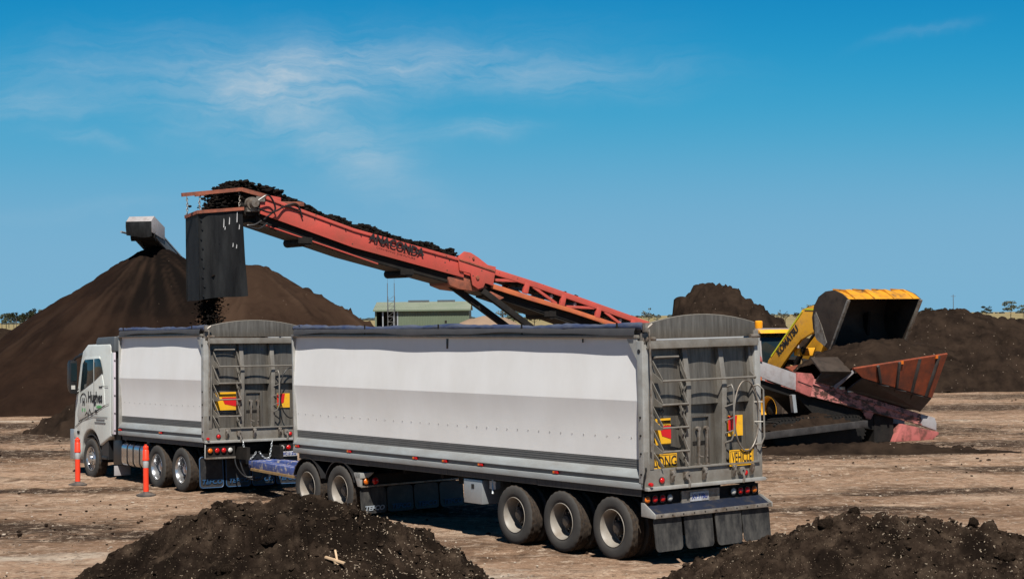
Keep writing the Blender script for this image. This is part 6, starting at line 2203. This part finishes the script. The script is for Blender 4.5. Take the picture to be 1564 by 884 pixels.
# ================================================================ shed, mast, poles
def build_shed():
    x0, x1, y0, y1 = -12.9, -4.05, 170.0, 179.0
    root = thing('green_shed', 'long green farm shed with a pale roof and one open bay', 'shed', ((x0 + x1) / 2, y0, 0))
    cx = (x0 + x1) / 2
    ze, zr = 4.52, 4.72
    a, b = x0 - cx, x1 - cx
    m = MB()
    n = 44
    wx0 = -10.75 - cx
    vs, fs = [], []
    for k in range(n * 2 + 1):
        x = wx0 + (b - wx0) * k / (n * 2)
        yy = 0 if k % 2 else .05
        vs += [(x, yy, 0), (x, yy, ze)]
    for k in range(n * 2):
        fs.append((2 * k, 2 * k + 2, 2 * k + 3, 2 * k + 1))
    m.add(vs, fs)
    m.box(b - .05, b, .06, 9, 0, ze)
    m.box(a, b, 8.95, 9, 0, ze)
    m.build('wall', M['wallgreen'], root)
    m = MB()
    m.prism([(-.25, ze), (4.5, zr + .55), (9.25, ze), (9.25, ze + .10), (4.5, zr + .65), (-.25, ze + .10)], 'x', a - .15, b + .15)
    rf = m.build('roof', M['roofgreen'], root)
    m = MB()
    for k in range(60):
        x = a - .1 + (b - a + .2) * k / 59
        m.prism([(-.26, ze + .10), (4.5, zr + .652), (4.5, zr + .68), (-.26, ze + .13)], 'x', x - .012, x + .012)
    tag(m.build('roof_ribs', M['roofgreen'], rf), kind='stuff')
    MB().box(a - .15, b + .15, -.33, -.25, ze - .06, ze + .08).build('gutter', M['wallgreen'], rf)
    for p, q in ((a + 2.9, a + 4.9), (a + 5.7, a + 7.4)):
        MB().box(p, q, 4.2, 4.8, zr + .62, zr + .80).build('ridge_vent', M['deflector'], rf)
    for x in (a + .1, a + .75, wx0 - .35, wx0 - .02):
        MB().box(x - .06, x + .06, .0, .12, 0, ze).build('post', M['galv'] if x > a + .5 else M['wallgreen'], root)
    MB().prism([(.05, 0), (8.9, 0), (8.9, ze), (4.5, zr + .5), (.05, ze)], 'x', a, a + .05).build('end_wall', M['wallgreen'], root)
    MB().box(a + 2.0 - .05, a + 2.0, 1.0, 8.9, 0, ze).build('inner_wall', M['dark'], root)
    MB().box(a + 6.55, a + 6.75, -.03, .0, 3.35, 3.55).build('wall_lamp', M['dark'], root)
    return root


build_shed()
t = thing('lattice_mast', 'thin two legged steel lattice mast in front of the green shed', 'mast', (-11.05, 165, 0))
for x in (-.30, .32):
    for y in (0, .5):
        MB().tube([(x, y, 0), (x, y, 7.0 if y == 0 else 5.8)], .035, 6).build('mast_leg', M['mast'], t)
for z in np.arange(.6, 5.4, .48):
    MB().tube([(-.30, 0, z), (.32, 0, z)], .022, 5).build('mast_rung', M['mast'], t)
    MB().tube([(-.30, 0, z), (.32, .0, z + .48)], .015, 5).build('mast_brace', M['mast'], t)
MB().box(-.36, .38, -.06, .56, 4.55, 4.62).build('mast_collar', M['mast'], t)
for k, x in enumerate((-.30, .32)):
    MB().tube([(x, 0, 6.9), (x, 0, 7.4)], .012, 5).build('mast_tip', M['mast'], t)
px_ = thing('power_pole', 'thin pole on the horizon above the far end of the dark bank', 'pole', (170.5, 700, 0))
MB().tube([(0, 0, 0), (0, 0, 10.5)], [.16, .11], 6).build('pole', M['mast'], px_)
MB().box(-.9, .9, -.05, .05, 9.7, 9.85).build('cross_arm', M['mast'], px_)


# ================================================================ trees
def make_tree(seed, h, spread, base_frac, n_leaf, leaf, mat_leaf, name='tree', flat=1.0, gappy=.5):
    g = random.Random(seed)
    root = thing(name, '', 'tree')
    m = MB()
    top = Vector((g.uniform(-.05, .05) * h, 0, h * .72))
    m.tube([(0, 0, 0), (top.x * .5, 0, h * .36), tuple(top)], [h * .022, h * .016, h * .006], 6)
    tips = [top]
    for k in range(9):
        z = h * (base_frac + (.72 - base_frac) * g.random())
        a = g.uniform(0, 6.28)
        l = spread * h * g.uniform(.45, 1.0)
        p1 = Vector((math.cos(a) * l, math.sin(a) * l, z + h * g.uniform(.06, .22)))
        m.tube([(top.x * z / top.z * .8, 0, z), tuple(p1 * .55 + Vector((0, 0, z * .40))), tuple(p1)], [h * .009, h * .006, h * .003], 4)
        tips.append(p1)
    m.build('trunk', M['bark'], root)
    vs, fs = [], []
    for k in range(n_leaf):
        c = g.choice(tips)
        r = spread * h * .42
        while True:
            o_ = Vector((g.uniform(-1, 1), g.uniform(-1, 1), g.uniform(-1, 1)))
            if o_.length < 1:
                break
        p = c + Vector((o_.x * r, o_.y * r, o_.z * r * flat))
        s = leaf * h * g.uniform(.5, 1.3)
        u = Vector((g.gauss(0, 1), g.gauss(0, 1), g.gauss(0, .6))).normalized()
        w = u.orthogonal().normalized()
        b0 = len(vs)
        vs += [p - u * s, p + w * s * .6, p + u * s, p - w * s * .6]
        fs.append((b0, b0 + 1, b0 + 2, b0 + 3))
    MB().add(vs, fs).build('crown', mat_leaf, root)
    return root


def put(t, px, py_base, dist, label, group, scale=1.0, rot=0.0):
    hor = 483.2 - 0.0109 * (px - 782)
    t.location = ((px - 782) / 2766.0 * dist, dist, 0)
    t.scale = (scale,) * 3
    t.rotation_euler = (0, 0, rot)
    tag(t, label, 'tree', group)


# row of trees at the left end of the horizon
protos = [make_tree(3, 10.5, .26, .30, 520, .045, M['leaf'], 'gum_tree', .8), make_tree(4, 11.5, .24, .34, 520, .045, M['leaf'], 'gum_tree', .9), make_tree(6, 9.6, .30, .26, 520, .05, M['leaf'], 'gum_tree', .7)]
gr = random.Random(4)
used = [False] * 3
ROW = 'row of gum trees at the left end of the horizon'
ORD = 'first second third fourth fifth sixth seventh eighth ninth tenth eleventh twelfth thirteenth fourteenth'.split()
for i in range(14):
    k = gr.randrange(3)
    t = protos[k] if not used[k] else copy_tree(protos[k])
    used[k] = True
    sc_t = gr.uniform(.82, 1.12)
    put(t, 2 + i * 5.8 + gr.uniform(-1.5, 1.5), 0, 1080 + gr.uniform(-50, 50), '%s %sgum tree counted from the left along the dark row on the horizon' % (ORD[i], 'tall ' if sc_t > 1.0 else ''), ROW, sc_t, gr.uniform(0, 6.28))
# scattered thin paddock trees
thin = [make_tree(11, 6.5, .32, .45, 130, .05, M['leafdry'], 'paddock_tree', .35), make_tree(12, 6.0, .28, .35, 90, .05, M['leafdry'], 'paddock_tree', .5), make_tree(15, 7.0, .40, .34, 330, .055, M['leaf'], 'paddock_tree', .5)]
used = [False] * 3
for px, d, k, sc, lab in [(525, 420, 0, .62, 'thin layered tree to the left of the green shed'), (768, 460, 0, .85, 'thin tree seen between the two dark jib struts'), (784, 520, 2, .72, 'flat topped tree just right of the dark jib struts'),
                          (815, 480, 2, .80, 'flat topped tree under the red lattice boom'), (893, 500, 1, 1.05, 'small tree poking up above the middle of the red lattice boom'), (990, 430, 1, .85, 'wispy tree above the foot of the red boom'), (1003, 520, 1, .6, 'smallest wispy tree beside the arched trailer tailgate'),
                          (1192, 500, 1, .75, 'bare thin tree just left of the loader arm'), (1199, 520, 1, .7, 'second bare thin tree left of the loader arm'), (1216, 520, 0, .62, 'small dark tree left of the loader bucket'), (1241, 470, 2, .80, 'wide tree showing over the loader arm bend'),
                          (1418, 640, 2, .7, 'low round tree right of the loader bucket'), (1506, 900, 2, .85, 'low bushy tree near the right end of the dark bank'), (1543, 900, 2, 1.15, 'broad tree behind the right end of the dark bank'), (1562, 900, 2, .9, 'low tree at the right edge of the horizon'),
                          (1478, 700, 0, .6, 'tiny tree on the horizon above the dark bank')]:
    t = thin[k] if not used[k] else copy_tree(thin[k])
    used[k] = True
    put(t, px, 0, d, lab, 'scattered paddock trees', sc * 1.12, px * .37)

# crumbs of compost and stones strewn over the yard
g = np.random.default_rng(77)
n = 3000
cx_ = np.array([(-9, 33.4, 2.6, 1.0), (-14, 57, 5, 3.5), (12, 50.5, 5, 2.0), (8, 47, 5, 3), (-2.4, 20.5, 3.5, 1.5), (4, 20.5, 3.5, 1.5), (15, 58, 6, 3), (0, 33, 6, 4), (-6, 36, 3, 3), (9, 34, 5, 6), (-18, 68, 6, 3), (22, 80, 9, 4)])
w_ = g.integers(0, len(cx_), n)
P = np.stack([cx_[w_, 0] + g.normal(size=n) * cx_[w_, 2], cx_[w_, 1] + g.normal(size=n) * cx_[w_, 3], np.full(n, .0)], -1)
rr = .008 + .040 * g.random(n) ** 6
P[:, 2] = rr * .4
tag(clods('yard_crumbs', P, rr, M['compost_rough'], seed=14), 'loose dark crumbs strewn over the dirt yard', kind='stuff')
P = np.stack([g.uniform(-16, 18, n), 25 + 40 * g.random(n) ** 1.5, np.zeros(n)], -1)
rr = .008 + .022 * g.random(n) ** 3
P[:, 2] = rr * .4
tag(clods('yard_pebbles', P, rr, M['pebble'], seed=15), 'pale pebbles lying on the dirt yard', kind='stuff')
